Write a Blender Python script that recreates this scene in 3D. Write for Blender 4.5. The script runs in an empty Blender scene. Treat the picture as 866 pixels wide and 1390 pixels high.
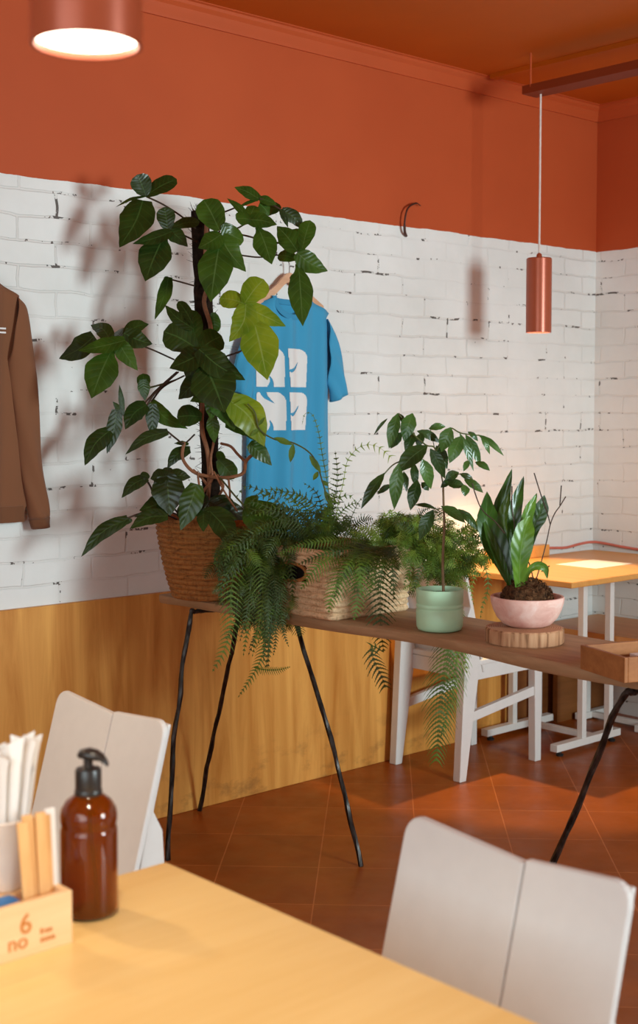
import bpy, bmesh, math, random
from math import sin, cos, pi, radians, sqrt, atan
from mathutils import Vector, Matrix, noise as mnoise
V = Vector
random.seed(7)
S = bpy.context.scene
COL = S.collection

# ------------------------------------------------------------------ camera
FPX, CAMH = 1790.0, 1.40
PITCH = atan(95 / FPX)
AZ = radians(47.8)
FH = V((cos(AZ), sin(AZ), 0)); RT = V((sin(AZ), -cos(AZ), 0))
FWD = FH * cos(PITCH) - V((0, 0, sin(PITCH)))
UPV = FH * sin(PITCH) + V((0, 0, cos(PITCH)))
CAMP = V((0, 0, CAMH))

def P(x, y, d):
    """a point of the room, d metres along the viewing axis"""
    return CAMP + (FWD + RT * ((x - 433) / FPX) + UPV * ((650 - y) / FPX)) * d

cam = bpy.data.cameras.new('camera')
camo = bpy.data.objects.new('camera', cam); COL.objects.link(camo)
rot = Matrix((RT, UPV, -FWD)).transposed()
camo.matrix_world = Matrix.Translation(CAMP) @ rot.to_4x4()
cam.sensor_fit = 'AUTO'; cam.sensor_width = 36
cam.lens = FPX / 1390 * 36
cam.shift_y = -45 / 1390
cam.clip_start = 0.05
cam.dof.use_dof = True; cam.dof.focus_distance = 3.9; cam.dof.aperture_fstop = 5.0
S.camera = camo

# ------------------------------------------------------------------ materials
def lin(r, g, b):
    f = lambda c: (c / 255 / 12.92) if c / 255 <= 0.04045 else ((c / 255 + 0.055) / 1.055) ** 2.4
    return (f(r), f(g), f(b), 1)

class NT:
    def __init__(s, name):
        s.m = bpy.data.materials.new(name); s.m.use_nodes = True
        s.t = s.m.node_tree; s.n = s.t.nodes
        s.b = s.n['Principled BSDF']; s.out = s.n['Material Output']
    def add(s, typ, **kw):
        nd = s.n.new(typ)
        for k, v in kw.items():
            if k.startswith('i_'):
                nd.inputs[k[2:].replace('_', ' ')].default_value = v
            else: setattr(nd, k, v)
        return nd
    def l(s, a, b): s.t.links.new(a, b)
    def co(s, scale=(1, 1, 1), kind='Object', rot=(0, 0, 0)):
        tc = s.add('ShaderNodeTexCoord'); mp = s.add('ShaderNodeMapping')
        mp.inputs['Scale'].default_value = scale; mp.inputs['Rotation'].default_value = rot
        s.l(tc.outputs[kind], mp.inputs[0]); return mp.outputs[0]
    def noise(s, vec, scale, detail=4, rough=.55, dist=0):
        nd = s.add('ShaderNodeTexNoise'); nd.inputs['Scale'].default_value = scale
        nd.inputs['Detail'].default_value = detail; nd.inputs['Roughness'].default_value = rough
        nd.inputs['Distortion'].default_value = dist
        s.l(vec, nd.inputs['Vector']); return nd.outputs['Fac']
    def ramp(s, fac, *stops):
        nd = s.add('ShaderNodeValToRGB'); e = nd.color_ramp.elements
        while len(e) < len(stops): e.new(.5)
        for k, (p, c) in enumerate(stops):
            e[k].position = p; e[k].color = c if len(c) == 4 else (*c, 1)
        s.l(fac, nd.inputs[0]); return nd.outputs[0]
    def mix(s, fac, a, b, mode='MIX'):
        nd = s.add('ShaderNodeMix', data_type='RGBA', blend_type=mode)
        for sock, v in ((nd.inputs[0], fac), (nd.inputs[6], a), (nd.inputs[7], b)):
            if hasattr(v, 'is_output'): s.l(v, sock)
            else: sock.default_value = v
        return nd.outputs[2]
    def math(s, op, a, b=0.0):
        nd = s.add('ShaderNodeMath', operation=op)
        for k, v in ((0, a), (1, b)):
            if hasattr(v, 'is_output'): s.l(v, nd.inputs[k])
            else: nd.inputs[k].default_value = v
        return nd.outputs[0]
    def bump(s, h, strength=.3, dist=.01):
        nd = s.add('ShaderNodeBump'); nd.inputs['Strength'].default_value = strength
        nd.inputs['Distance'].default_value = dist
        s.l(h, nd.inputs['Height']); s.l(nd.outputs[0], s.b.inputs['Normal'])
    def base(s, c, rough=.5, spec=.5, metal=0):
        if hasattr(c, 'is_output'): s.l(c, s.b.inputs['Base Color'])
        else: s.b.inputs['Base Color'].default_value = c
        s.b.inputs['Roughness'].default_value = rough
        s.b.inputs['Specular IOR Level'].default_value = spec
        s.b.inputs['Metallic'].default_value = metal
        return s.m

def plain(name, c, rough=.5, spec=.4, metal=0, var=.12, scale=30, bump=.0):
    n = NT(name); v = n.co()
    nz = n.noise(v, scale)
    d = tuple(x * (1 - var) for x in c[:3]) + (1,)
    u = tuple(min(1, x * (1 + var)) for x in c[:3]) + (1,)
    n.base(n.ramp(nz, (.3, d), (.7, u)), rough, spec, metal)
    if bump: n.bump(nz, bump, .003)
    return n.m

def wood(name, dark, light, axis='x', scale=1.0, rough=.45, spec=.4, bump=.1, knots=False):
    n = NT(name)
    sc = {'x': (1.2, 14, 14), 'y': (14, 1.2, 14), 'z': (14, 14, 1.2)}[axis]
    v = n.co(tuple(a * scale for a in sc))
    a = n.noise(v, 1.6, 6, .6, .6)
    b = n.noise(n.co(tuple(a_ * scale * 5 for a_ in sc)), 2.0, 3, .6)
    f = n.math('ADD', n.math('MULTIPLY', a, .75), n.math('MULTIPLY', b, .25))
    c = n.ramp(f, (.3, dark), (.7, light))
    n.base(c, rough, spec); n.bump(f, bump, .002)
    return n.m

def leafmat(name, dark, light, rough=.32, trans=.25, vein=(.16, .26, .06, 1)):
    n = NT(name)
    tc = n.add('ShaderNodeTexCoord'); sp = n.add('ShaderNodeSeparateXYZ'); n.l(tc.outputs['UV'], sp.inputs[0])
    c = n.ramp(n.noise(n.co(), 14, 3), (.3, dark), (.72, light))
    d = n.math('ABSOLUTE', n.math('SUBTRACT', sp.outputs[0], .5))
    rib = n.math('LESS_THAN', d, .022)
    lat = n.math('SINE', n.math('MULTIPLY', n.math('SUBTRACT', sp.outputs[1], n.math('MULTIPLY', d, .35)), 46.0))
    latm = n.math('MULTIPLY', n.math('GREATER_THAN', lat, .93), .22)
    c = n.mix(n.math('MAXIMUM', n.math('MULTIPLY', rib, .6), latm), c, vein)
    n.base(c, rough, .45); n.bump(lat, .12, .002)
    tr = n.add('ShaderNodeBsdfTranslucent'); n.l(n.mix(.5, c, (.14, .24, .02, 1)), tr.inputs[0])
    mx = n.add('ShaderNodeMixShader'); mx.inputs[0].default_value = trans
    n.l(n.b.outputs[0], mx.inputs[1]); n.l(tr.outputs[0], mx.inputs[2]); n.l(mx.outputs[0], n.out.inputs[0])
    return n.m

def wallmat(name, axis):
    """painted brick below, orange paint above 2.12 m"""
    n = NT(name)
    tc = n.add('ShaderNodeTexCoord'); sp = n.add('ShaderNodeSeparateXYZ'); n.l(tc.outputs['Object'], sp.inputs[0])
    hx = sp.outputs[0 if axis == 'x' else 1]; hz = sp.outputs[2]
    cb = n.add('ShaderNodeCombineXYZ'); n.l(hx, cb.inputs[0]); n.l(hz, cb.inputs[1])
    wob = n.add('ShaderNodeTexNoise'); wob.inputs['Scale'].default_value = 7; wob.inputs['Detail'].default_value = 3
    n.l(cb.outputs[0], wob.inputs['Vector'])
    mul = n.add('ShaderNodeVectorMath', operation='MULTIPLY_ADD')
    n.l(wob.outputs['Color'], mul.inputs[0]); mul.inputs[1].default_value = (.034, .026, 0); n.l(cb.outputs[0], mul.inputs[2])
    br = n.add('ShaderNodeTexBrick'); n.l(mul.outputs[0], br.inputs['Vector'])
    for k, v in (('Scale', 1), ('Brick Width', .262), ('Row Height', .0775), ('Mortar Size', .0050), ('Mortar Smooth', .55)):
        br.inputs[k].default_value = v
    mort = br.outputs['Fac']
    patch = n.noise(cb.outputs[0], 6.5, 5, .68)
    p2 = n.noise(cb.outputs[0], 36, 3, .6)
    chips = n.math('MULTIPLY', n.math('GREATER_THAN', mort, .34),
                   n.math('GREATER_THAN', n.math('ADD', n.math('MULTIPLY', patch, .72), n.math('MULTIPLY', p2, .42)), .645))
    spots = n.math('GREATER_THAN', n.noise(cb.outputs[0], 21, 2, .5), .775)
    dk = n.math('MAXIMUM', chips, n.math('MULTIPLY', spots, .9))
    wh = n.ramp(n.noise(cb.outputs[0], 3.2, 5, .6), (.3, lin(220, 220, 216)), (.7, lin(231, 231, 228)))
    soft = n.ramp(n.noise(cb.outputs[0], 1.7, 3, .6), (.40, (.12,) * 3), (.64, (1,) * 3))
    wh = n.mix(n.math('MULTIPLY', n.math('MULTIPLY', mort, soft), .16), wh, lin(176, 160, 146))
    wh = n.mix(n.math('MULTIPLY', dk, .88), wh, lin(58, 44, 36))
    orr = n.ramp(n.noise(cb.outputs[0], 2.0, 3), (.3, ORANGE_D), (.7, ORANGE))
    edge = n.math('ADD', n.math('MULTIPLY', n.noise(cb.outputs[0], 5, 4), .022), 2.111)
    top = n.math('GREATER_THAN', hz, edge)
    n.base(n.mix(top, wh, orr), .62, .25)
    lump = n.noise(cb.outputs[0], 26, 4, .6)
    h = n.math('SUBTRACT', n.math('MULTIPLY', lump, .35), n.math('MULTIPLY', n.math('MULTIPLY', mort, soft), 1.0))
    h = n.math('SUBTRACT', h, n.math('MULTIPLY', dk, .6))
    nt = n.math('SUBTRACT', 1.0, top)
    n.bump(n.math('ADD', n.math('MULTIPLY', h, nt), n.math('MULTIPLY', top, .25)), .55, .008)
    return n.m

ORANGE = (.48, .082, .022, 1); ORANGE_D = (.44, .072, .019, 1)
M = {}
M['wall_x'] = wallmat('painted brick left', 'x')
M['wall_y'] = wallmat('painted brick end', 'y')
M['orange'] = plain('orange paint', (.48, .080, .020, 1), .55, .3, var=.04, scale=3)
M['ceiling'] = plain('orange ceiling paint', (.50, .105, .004, 1), .55, .3, var=.04, scale=3)
M['dado'] = wood('honey plywood', lin(176, 116, 56), lin(224, 166, 92), 'z', .6, .42, .35)
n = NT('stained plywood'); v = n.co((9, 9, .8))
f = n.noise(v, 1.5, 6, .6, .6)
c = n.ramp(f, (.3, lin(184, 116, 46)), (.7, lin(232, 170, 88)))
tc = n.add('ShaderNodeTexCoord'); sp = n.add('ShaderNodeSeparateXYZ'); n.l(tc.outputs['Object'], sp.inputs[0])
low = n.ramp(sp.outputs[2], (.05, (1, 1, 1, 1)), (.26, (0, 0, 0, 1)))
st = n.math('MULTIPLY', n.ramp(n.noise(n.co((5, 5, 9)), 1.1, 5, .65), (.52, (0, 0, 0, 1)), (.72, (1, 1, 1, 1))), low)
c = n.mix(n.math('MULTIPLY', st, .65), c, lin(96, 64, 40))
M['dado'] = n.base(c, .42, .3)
M['brown_panel'] = wood('brown panel', lin(118, 68, 30), lin(150, 92, 46), 'x', .6, .45)
# floor tiles laid on the diagonal
n = NT('terracotta tiles'); tc = n.add('ShaderNodeTexCoord'); mp = n.add('ShaderNodeMapping')
mp.inputs['Rotation'].default_value = (0, 0, radians(-45)); mp.inputs['Location'].default_value = (-.027, .108, 0)
n.l(tc.outputs['Object'], mp.inputs[0])
br = n.add('ShaderNodeTexBrick'); br.offset = 0; n.l(mp.outputs[0], br.inputs['Vector'])
for k, v_ in (('Scale', 1), ('Brick Width', .3025), ('Row Height', .3025), ('Mortar Size', .0022), ('Mortar Smooth', .2), ('Bias', 0)):
    br.inputs[k].default_value = v_
br.inputs['Color1'].default_value = lin(166, 86, 26); br.inputs['Color2'].default_value = lin(152, 77, 23)
br.inputs['Mortar'].default_value = lin(190, 112, 60)
mot = n.ramp(n.noise(n.co(), 5, 5, .6), (.3, (.8, .8, .8, 1)), (.7, (1.1, 1.1, 1.1, 1)))
n.base(n.mix(1.0, br.outputs['Color'], mot, 'MULTIPLY'), .30, .25)
n.l(n.ramp(n.noise(n.co(), 9, 4), (.3, (.28,) * 3), (.7, (.45,) * 3)), n.b.inputs['Roughness'])
n.bump(n.math('MULTIPLY', br.outputs['Fac'], -1.0), .3, .003)
M['floor'] = n.m
M['plank'] = wood('weathered plank', lin(140, 106, 76), lin(190, 152, 114), 'y', 1.0, .6, .25, .25)
M['cafe_top'] = wood('orange veneer', lin(206, 142, 70), lin(226, 164, 88), 'y', .8, .35, .4, .03)
M['fore_top'] = wood('honey table top', lin(222, 182, 112), lin(236, 202, 138), 'x', .55, .36, .4, .03)
M['bench'] = wood('bench plywood', lin(190, 124, 66), lin(214, 148, 86), 'y', .8, .4)
M['white'] = plain('white lacquer', lin(222, 220, 216), .38, .4, var=.02)
M['white_metal'] = plain('white powder coat', lin(226, 222, 216), .4, .45, var=.03)
M['foot_black'] = plain('black plastic', (.02, .02, .02, 1), .45)
n = NT('dark iron'); nz = n.noise(n.co((40, 40, 14)), 1.5, 4)
n.base(n.ramp(nz, (.35, (.016, .013, .011, 1)), (.7, (.075, .065, .06, 1))), .38, .5, .7); n.bump(nz, .5, .004)
M['iron'] = n.m
# woven sea grass
def woven(name, dark, light):
    n = NT(name); v = n.co()
    w = n.noise(n.co((16, 16, 70)), 1.8, 4, .6, .8)
    f = n.noise(n.co((60, 60, 14)), 2.5, 3, .6)
    g = n.math('ADD', n.math('MULTIPLY', w, .6), n.math('MULTIPLY', f, .4))
    n.base(n.ramp(g, (.3, dark), (.52, light), (.75, tuple(min(1, x * 1.3) for x in light[:3]) + (1,))), .7, .2)
    n.bump(g, .7, .01); return n.m
M['basket_brown'] = woven('brown seagrass', lin(84, 50, 24), lin(168, 112, 60))
M['basket_pale'] = woven('pale seagrass', lin(150, 108, 70), lin(224, 190, 150))
M['soil'] = plain('soil', (.018, .012, .008, 1), .95, .1, var=.5, scale=60, bump=.8)
M['moss'] = plain('coco fibre', (.020, .012, .008, 1), .95, .1, var=.6, scale=70, bump=.9)
M['fibre'] = plain('fibre strands', (.035, .022, .014, 1), .9, .1)
M['stem_brown'] = plain('woody stem', lin(142, 92, 62), .6, .3, var=.25, scale=45, bump=.4)
M['stem_tan'] = plain('tan bark stem', lin(126, 104, 76), .7, .2, var=.2)
M['stem_green'] = plain('green stem', lin(78, 82, 40), .5, .35, var=.2)
M['stem_dark'] = plain('dark petiole', lin(64, 46, 34), .5, .35, var=.2)
M['leaf_dark'] = leafmat('philodendron leaf dark', lin(18, 34, 10), lin(38, 60, 18), .30, .16, (.06, .12, .03, 1))
M['leaf_mid'] = leafmat('philodendron leaf', lin(32, 58, 14), lin(60, 92, 24), .30, .22, (.10, .17, .05, 1))
M['leaf_bright'] = leafmat('young philodendron leaf', lin(92, 122, 22), lin(140, 152, 34), .34, .32, (.30, .38, .10, 1))
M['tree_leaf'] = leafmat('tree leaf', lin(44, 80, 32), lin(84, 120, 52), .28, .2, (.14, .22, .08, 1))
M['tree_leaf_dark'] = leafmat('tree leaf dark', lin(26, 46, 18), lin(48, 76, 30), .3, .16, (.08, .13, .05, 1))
M['strap_leaf'] = leafmat('strap leaf', lin(56, 100, 24), lin(112, 154, 50), .3, .22, (.2, .32, .1, 1))
M['strap_leaf_dark'] = leafmat('strap leaf dark', lin(28, 56, 14), lin(54, 92, 26), .28, .16, (.1, .18, .06, 1))
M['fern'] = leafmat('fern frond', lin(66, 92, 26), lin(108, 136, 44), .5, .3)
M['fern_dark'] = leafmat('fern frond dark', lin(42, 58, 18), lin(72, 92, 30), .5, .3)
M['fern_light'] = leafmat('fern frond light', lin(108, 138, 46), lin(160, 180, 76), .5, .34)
M['mint'] = plain('mint ceramic', lin(188, 232, 194), .45, .4, var=.05, scale=12)
n = NT('pink concrete'); nz = n.noise(n.co(), 22, 6, .65, .6)
n.base(n.ramp(nz, (.3, lin(214, 160, 148)), (.52, lin(230, 186, 172)), (.74, lin(240, 212, 202))), .75, .2); n.bump(nz, .15, .004)
M['pink'] = n.m
n = NT('root fibres'); nz = n.noise(n.co((1, 1, 1)), 55, 5, .7, 1.5)
n.base(n.ramp(nz, (.35, (.02, .011, .006, 1)), (.55, lin(104, 70, 46)), (.75, lin(160, 122, 86))), .9, .1); n.bump(nz, 1, .012)
M['root'] = n.m
n = NT('log bark side'); nz = n.noise(n.co((70, 70, 6)), 1.2, 4)
n.base(n.ramp(nz, (.3, lin(110, 72, 46)), (.5, lin(186, 140, 104)), (.75, lin(206, 166, 130))), .75, .2); n.bump(nz, .4, .004)
M['bark'] = n.m
n = NT('log rings'); w = n.add('ShaderNodeTexWave', wave_type='RINGS', rings_direction='Z'); w.inputs['Scale'].default_value = 55
w.inputs['Distortion'].default_value = 2.5; n.l(n.co(), w.inputs[0])
n.base(n.ramp(w.outputs['Fac'], (.1, lin(160, 112, 82)), (.9, lin(198, 154, 120))), .7, .2); M['rings'] = n.m
M['tray_wood'] = wood('tray wood', lin(134, 80, 42), lin(172, 112, 64), 'x', 1.2, .45, .3)
M['paper'] = plain('white paper', lin(228, 224, 220), .8, .2, var=.03)
def cloth(name, c, var=.05):
    n = NT(name); nz = n.noise(n.co(), 3, 3); fine = n.noise(n.co(), 420, 2)
    n.base(n.ramp(nz, (.3, tuple(x * (1 - var) for x in c[:3]) + (1,)), (.7, c)), .85, .15)
    n.b.inputs['Sheen Weight'].default_value = .15; n.bump(fine, .12, .001); return n.m
M['blue_cloth'] = cloth('blue jersey', lin(66, 152, 192))
M['blue_rib'] = cloth('blue rib knit', lin(60, 140, 180))
M['print'] = cloth('white screen print', lin(226, 224, 222), .02)
M['brown_cloth'] = cloth('brown fleece', lin(126, 82, 56))
M['brown_rib'] = cloth('brown rib', lin(114, 74, 50))
M['hanger'] = wood('hanger wood', lin(200, 150, 116), lin(224, 180, 146), 'x', 2, .4)
M['steel'] = plain('steel wire', (.55, .54, .52, 1), .3, .5, 1)
M['copper'] = plain('copper brown lacquer', lin(170, 82, 52), .32, .5, .25, var=.03)
M['cord'] = plain('white cord', lin(222, 206, 196), .6, .3)
n = NT('glowing diffuser'); n.base((1, 1, 1, 1), .5)
n.b.inputs['Emission Color'].default_value = (1, .86, .68, 1); n.b.inputs['Emission Strength'].default_value = 9; M['glow'] = n.m
M['cable'] = plain('pink cable', lin(206, 110, 92), .5)
M['dark_wire'] = plain('dark wire', lin(70, 34, 22), .5)
n = NT('perforated orange tray'); tc = n.add('ShaderNodeTexCoord'); sp = n.add('ShaderNodeSeparateXYZ'); n.l(tc.outputs['Object'], sp.inputs[0])
fr = n.math('SUBTRACT', n.math('FRACT', n.math('MULTIPLY', sp.outputs[1], 28.0)), .5)
hole = n.math('MULTIPLY', n.math('LESS_THAN', n.math('ABSOLUTE', fr), .24), n.math('LESS_THAN', n.math('ABSOLUTE', n.math('SUBTRACT', sp.outputs[0], 4.125)), .005))
n.base(n.mix(hole, lin(128, 52, 22), lin(40, 18, 8)), .5, .3); M['tray_orange'] = n.m
n = NT('amber bottle'); n.base((.46, .10, .006, 1), .10, .6)
n.b.inputs['Transmission Weight'].default_value = .82; n.b.inputs['IOR'].default_value = 1.45; M['amber'] = n.m
M['pump'] = plain('black pump plastic', (.022, .018, .016, 1), .3, .5, var=.05)
M['caddy'] = wood('pale organiser wood', lin(226, 182, 132), lin(238, 200, 154), 'x', 1.0, .5, .3, .03)
M['engrave'] = plain('burnt lettering', lin(196, 118, 44), .6)
M['kraft'] = wood('stirrer wood', lin(204, 148, 88), lin(236, 190, 132), 'z', 2, .6, .2, .05)
M['sachet_blue'] = plain('blue sachet', lin(40, 110, 176), .4)
M['sachet_pale'] = plain('pale blue sachet', lin(160, 196, 220), .4)
M['cup'] = plain('white paper cup', lin(232, 222, 212), .6, .3, var=.04)
M['frame_white'] = plain('window frame paint', lin(230, 228, 224), .4)

# ------------------------------------------------------------------ mesh helpers
class MB:
    def __init__(s): s.v = []; s.f = []; s.uv = []; s.mi = []
    def face(s, idx, uv=None, mi=0): s.f.append(tuple(idx)); s.uv.append(uv); s.mi.append(mi)
    def pt(s, p): s.v.append(V(p)); return len(s.v) - 1
    def grid(s, rows, uvs=None, closed=False, mi=0):
        n = len(rows[0]); b = len(s.v)
        for r in rows: s.v.extend(V(p) for p in r)
        for i in range(len(rows) - 1):
            for j in range(n if closed else n - 1):
                k = (j + 1) % n
                ids = (b + i * n + j, b + i * n + k, b + (i + 1) * n + k, b + (i + 1) * n + j)
                s.face(ids, None if uvs is None else (uvs[i][j], uvs[i][k], uvs[i + 1][k], uvs[i + 1][j]), mi)
        return b
    def box(s, lo, hi, mi=0):
        lo, hi = V(lo), V(hi); b = len(s.v)
        for z in (lo.z, hi.z):
            for x, y in ((lo.x, lo.y), (hi.x, lo.y), (hi.x, hi.y), (lo.x, hi.y)): s.v.append(V((x, y, z)))
        for q in ((3, 2, 1, 0), (4, 5, 6, 7), (0, 1, 5, 4), (1, 2, 6, 5), (2, 3, 7, 6), (3, 0, 4, 7)):
            s.face([b + i for i in q], mi=mi)
        return s
    def hexa(s, bot, top):
        b = len(s.v); s.v.extend(V(p) for p in bot); s.v.extend(V(p) for p in top); n = len(bot)
        s.face([b + i for i in range(n)][::-1]); s.face([b + n + i for i in range(n)])
        for i in range(n): s.face((b + i, b + (i + 1) % n, b + n + (i + 1) % n, b + n + i))
        return s
    def bar(s, a, b_, w, h, up=(0, 0, 1)):
        """square section bar"""
        a, b_ = V(a), V(b_); d = (b_ - a).normalized(); u = V(up)
        sd = d.cross(u)
        if sd.length < .05: sd = d.cross(V((1, 0, 0)))
        sd.normalize(); u = sd.cross(d).normalized()
        q = [sd * w / 2 * i + u * h / 2 * j for i, j in ((-1, -1), (1, -1), (1, 1), (-1, 1))]
        return s.hexa([a + x for x in q], [b_ + x for x in q])
    def tube(s, pts, r, n=8, cap=True, twist=0):
        pts = [V(p) for p in pts]; m = len(pts)
        rr = r if isinstance(r, (list, tuple)) else [r] * m
        rows = []; ref = V((0.13, .31, .94)).normalized()
        for i, p in enumerate(pts):
            d = (pts[min(i + 1, m - 1)] - pts[max(i - 1, 0)])
            d = d.normalized() if d.length > 1e-9 else V((0, 0, 1))
            a = ref - d * ref.dot(d)
            if a.length < .05: a = V((1, 0, 0)) - d * d.x
            a.normalize(); ref = a; c = d.cross(a)
            rows.append([p + (a * cos(2 * pi * k / n + twist * i) + c * sin(2 * pi * k / n + twist * i)) * rr[i] for k in range(n)])
        b = s.grid(rows, closed=True)
        if cap:
            s.face([b + k for k in range(n)][::-1]); s.face([b + (m - 1) * n + k for k in range(n)])
        return s
    def lathe(s, prof, c=(0, 0, 0), n=40, wob=None):
        c = V(c); rows = []
        for r, z in prof:
            rows.append([c + V((r * cos(2 * pi * k / n) * (wob(k / n, z) if wob else 1), r * sin(2 * pi * k / n) * (wob(k / n, z) if wob else 1), z)) for k in range(n)])
        s.grid(rows, closed=True); return s
    def disc(s, c, r, n=40):
        c = V(c); b = len(s.v)
        for k in range(n): s.v.append(c + V((r * cos(2 * pi * k / n), r * sin(2 * pi * k / n), 0)))
        s.face([b + k for k in range(n)]); return s

def wloc(o):
    p = V((0, 0, 0))
    while o is not None: p += o.location; o = o.parent
    return p

def obj(name, mb, mats, parent=None, smooth=True, bevel=0, seg=2, solid=0, angle=40):
    me = bpy.data.meshes.new(name)
    off = wloc(parent) if parent else V((0, 0, 0))
    me.from_pydata([tuple(p - off) for p in mb.v], [], mb.f)
    if any(u is not None for u in mb.uv):
        lay = me.uv_layers.new(name='UVMap'); k = 0; dat = []
        for f, u in zip(mb.f, mb.uv):
            for i in range(len(f)): dat.extend(u[i] if u else (.25, .3))
        lay.data.foreach_set('uv', dat)
    for m in (mats if isinstance(mats, (list, tuple)) else [mats]): me.materials.append(m)
    me.polygons.foreach_set('material_index', mb.mi)
    me.validate(); me.update()
    if smooth:
        bm = bmesh.new(); bm.from_mesh(me)
        for f in bm.faces: f.smooth = True
        for e in bm.edges:
            if len(e.link_faces) == 2 and e.calc_face_angle(0) > radians(angle): e.smooth = False
        bm.to_mesh(me); bm.free()
    o = bpy.data.objects.new(name, me); COL.objects.link(o)
    if parent: o.parent = parent
    if solid:
        md = o.modifiers.new('thickness', 'SOLIDIFY'); md.thickness = solid; md.offset = 0
    if bevel:
        md = o.modifiers.new('edge', 'BEVEL'); md.width = bevel; md.segments = seg; md.limit_method = 'ANGLE'; md.angle_limit = radians(35)
        md.harden_normals = False
    return o

def thing(name, label, cat, loc=(0, 0, 0), group=None):
    o = bpy.data.objects.new(name, None); COL.objects.link(o); o.location = loc
    o.empty_display_size = .05
    return tag(o, label, cat, group)
def tag(o, label, cat, group=None):
    o['label'] = label; o['category'] = cat
    if group: o['group'] = group
    return o
def struct(name, mb, m, parent=None, **kw):
    o = obj(name, mb, m, parent, **kw)
    if parent is None: o['kind'] = 'structure'
    return o

def spline(pts, per=6):
    pts = [V(p) for p in pts]
    if len(pts) < 3:
        return [pts[0].lerp(pts[1], i / per) for i in range(per + 1)]
    out = []; q = [pts[0] * 2 - pts[1]] + pts + [pts[-1] * 2 - pts[-2]]
    for i in range(1, len(q) - 2):
        a, b, c, d = q[i - 1:i + 3]
        for k in range(per):
            t = k / per
            out.append(.5 * ((2 * b) + (c - a) * t + (2 * a - 5 * b + 4 * c - d) * t * t + (3 * b - a - 3 * c + d) * t ** 3))
    out.append(pts[-1]); return out

def interp(tab, t):
    for (a, x), (b, y) in zip(tab, tab[1:]):
        if t <= b:
            k = (t - a) / (b - a); k = k * k * (3 - 2 * k) * .5 + k * .5
            return x + (y - x) * k
    return tab[-1][1]

# ------------------------------------------------------------------ room
WY, WX, CZ = 3.68, 5.06, 2.78
X0, Y0 = -1.7, -2.4
struct('floor', MB().box((X0 - .1, Y0 - .1, -.1), (WX + .1, WY + .1, 0)), M['floor'], smooth=False)
struct('ceiling', MB().box((X0 - .1, Y0 - .1, CZ), (WX + .1, WY + .1, CZ + .1)), M['ceiling'], smooth=False)
struct('wall_left', MB().box((X0 - .1, WY, 0), (WX + .1, WY + .12, CZ)), M['wall_x'], smooth=False)
struct('wall_end', MB().box((WX, Y0 - .1, 0), (WX + .12, WY, CZ)), M['wall_y'], smooth=False)
def wall_open(name, axis, pos, thick, lo, hi, o0, o1, z0, z1, m):
    mb = MB()
    def bx(a0, a1, b0, b1):
        if axis == 'y': mb.box((a0, pos - thick, b0), (a1, pos, b1))
        else: mb.box((pos - thick, a0, b0), (pos, a1, b1))
    bx(lo, o0, 0, CZ); bx(o1, hi, 0, CZ); bx(o0, o1, 0, z0); bx(o0, o1, z1, CZ)
    return struct(name, mb, m, smooth=False)
WIN = (2.45, 3.55, 1.15, 2.40)
FILL_WIN = (-1.6, 1.2, .75, 2.45)  # opening added behind the camera to let in fill light
wall_open('wall_right', 'y', Y0, .12, X0 - .1, WX + .1, WIN[0], WIN[1], WIN[2], WIN[3], M['wall_x'])
wall_open('wall_back', 'x', X0, .12, Y0, WY, FILL_WIN[0], FILL_WIN[1], FILL_WIN[2], FILL_WIN[3], M['wall_y'])
def wframe(name, axis, pos, a0, a1, z0, z1):
    mb = MB()
    def bx(p, q, r, s):
        if axis == 'y': mb.box((p, pos - .09, r), (q, pos - .03, s))
        else: mb.box((pos - .09, p, r), (pos - .03, q, s))
    t = .05
    bx(a0, a0 + t, z0, z1); bx(a1 - t, a1, z0, z1); bx(a0 + t, a1 - t, z0, z0 + t); bx(a0 + t, a1 - t, z1 - t, z1)
    return struct(name, mb, M['frame_white'], smooth=False)
wframe('window_1', 'y', Y0, *WIN)
wframe('window_fill', 'x', X0, *FILL_WIN)

# ceiling cornice: stepped moulding
def cornice(name, axis):
    prof = [(0, -.085), (.012, -.085), (.016, -.07), (.03, -.055), (.036, -.035), (.055, -.02), (.06, -.008), (.075, -.004), (.075, 0), (0, 0)]
    prof = [(a * .58, b * .82) for a, b in prof]
    mb = MB(); rows = []
    for t in (0, 1):
        if axis == 'x': rows.append([V(((X0, WX)[t], WY - a, CZ + b)) for a, b in prof])
        else: rows.append([V((WX - a, (Y0, WY)[t], CZ + b)) for a, b in prof])
    mb.grid(rows, closed=True)
    return struct(name, mb, M['orange'], angle=25)
cornice('trim_1', 'x'); cornice('trim_2', 'y')
# shallow pilaster step of the orange band near the corner
# wood wainscot
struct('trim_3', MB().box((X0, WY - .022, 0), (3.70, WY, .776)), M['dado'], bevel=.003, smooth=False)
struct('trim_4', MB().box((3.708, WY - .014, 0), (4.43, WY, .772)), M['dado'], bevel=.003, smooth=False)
struct('trim_5', MB().box((4.432, WY - .02, 0), (WX, WY, .40)), M['brown_panel'], bevel=.003, smooth=False)
struct('trim_6', MB().box((4.235, Y0, CZ - .018), (4.27, WY - .06, CZ)), M['ceiling'], smooth=False)

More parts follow.
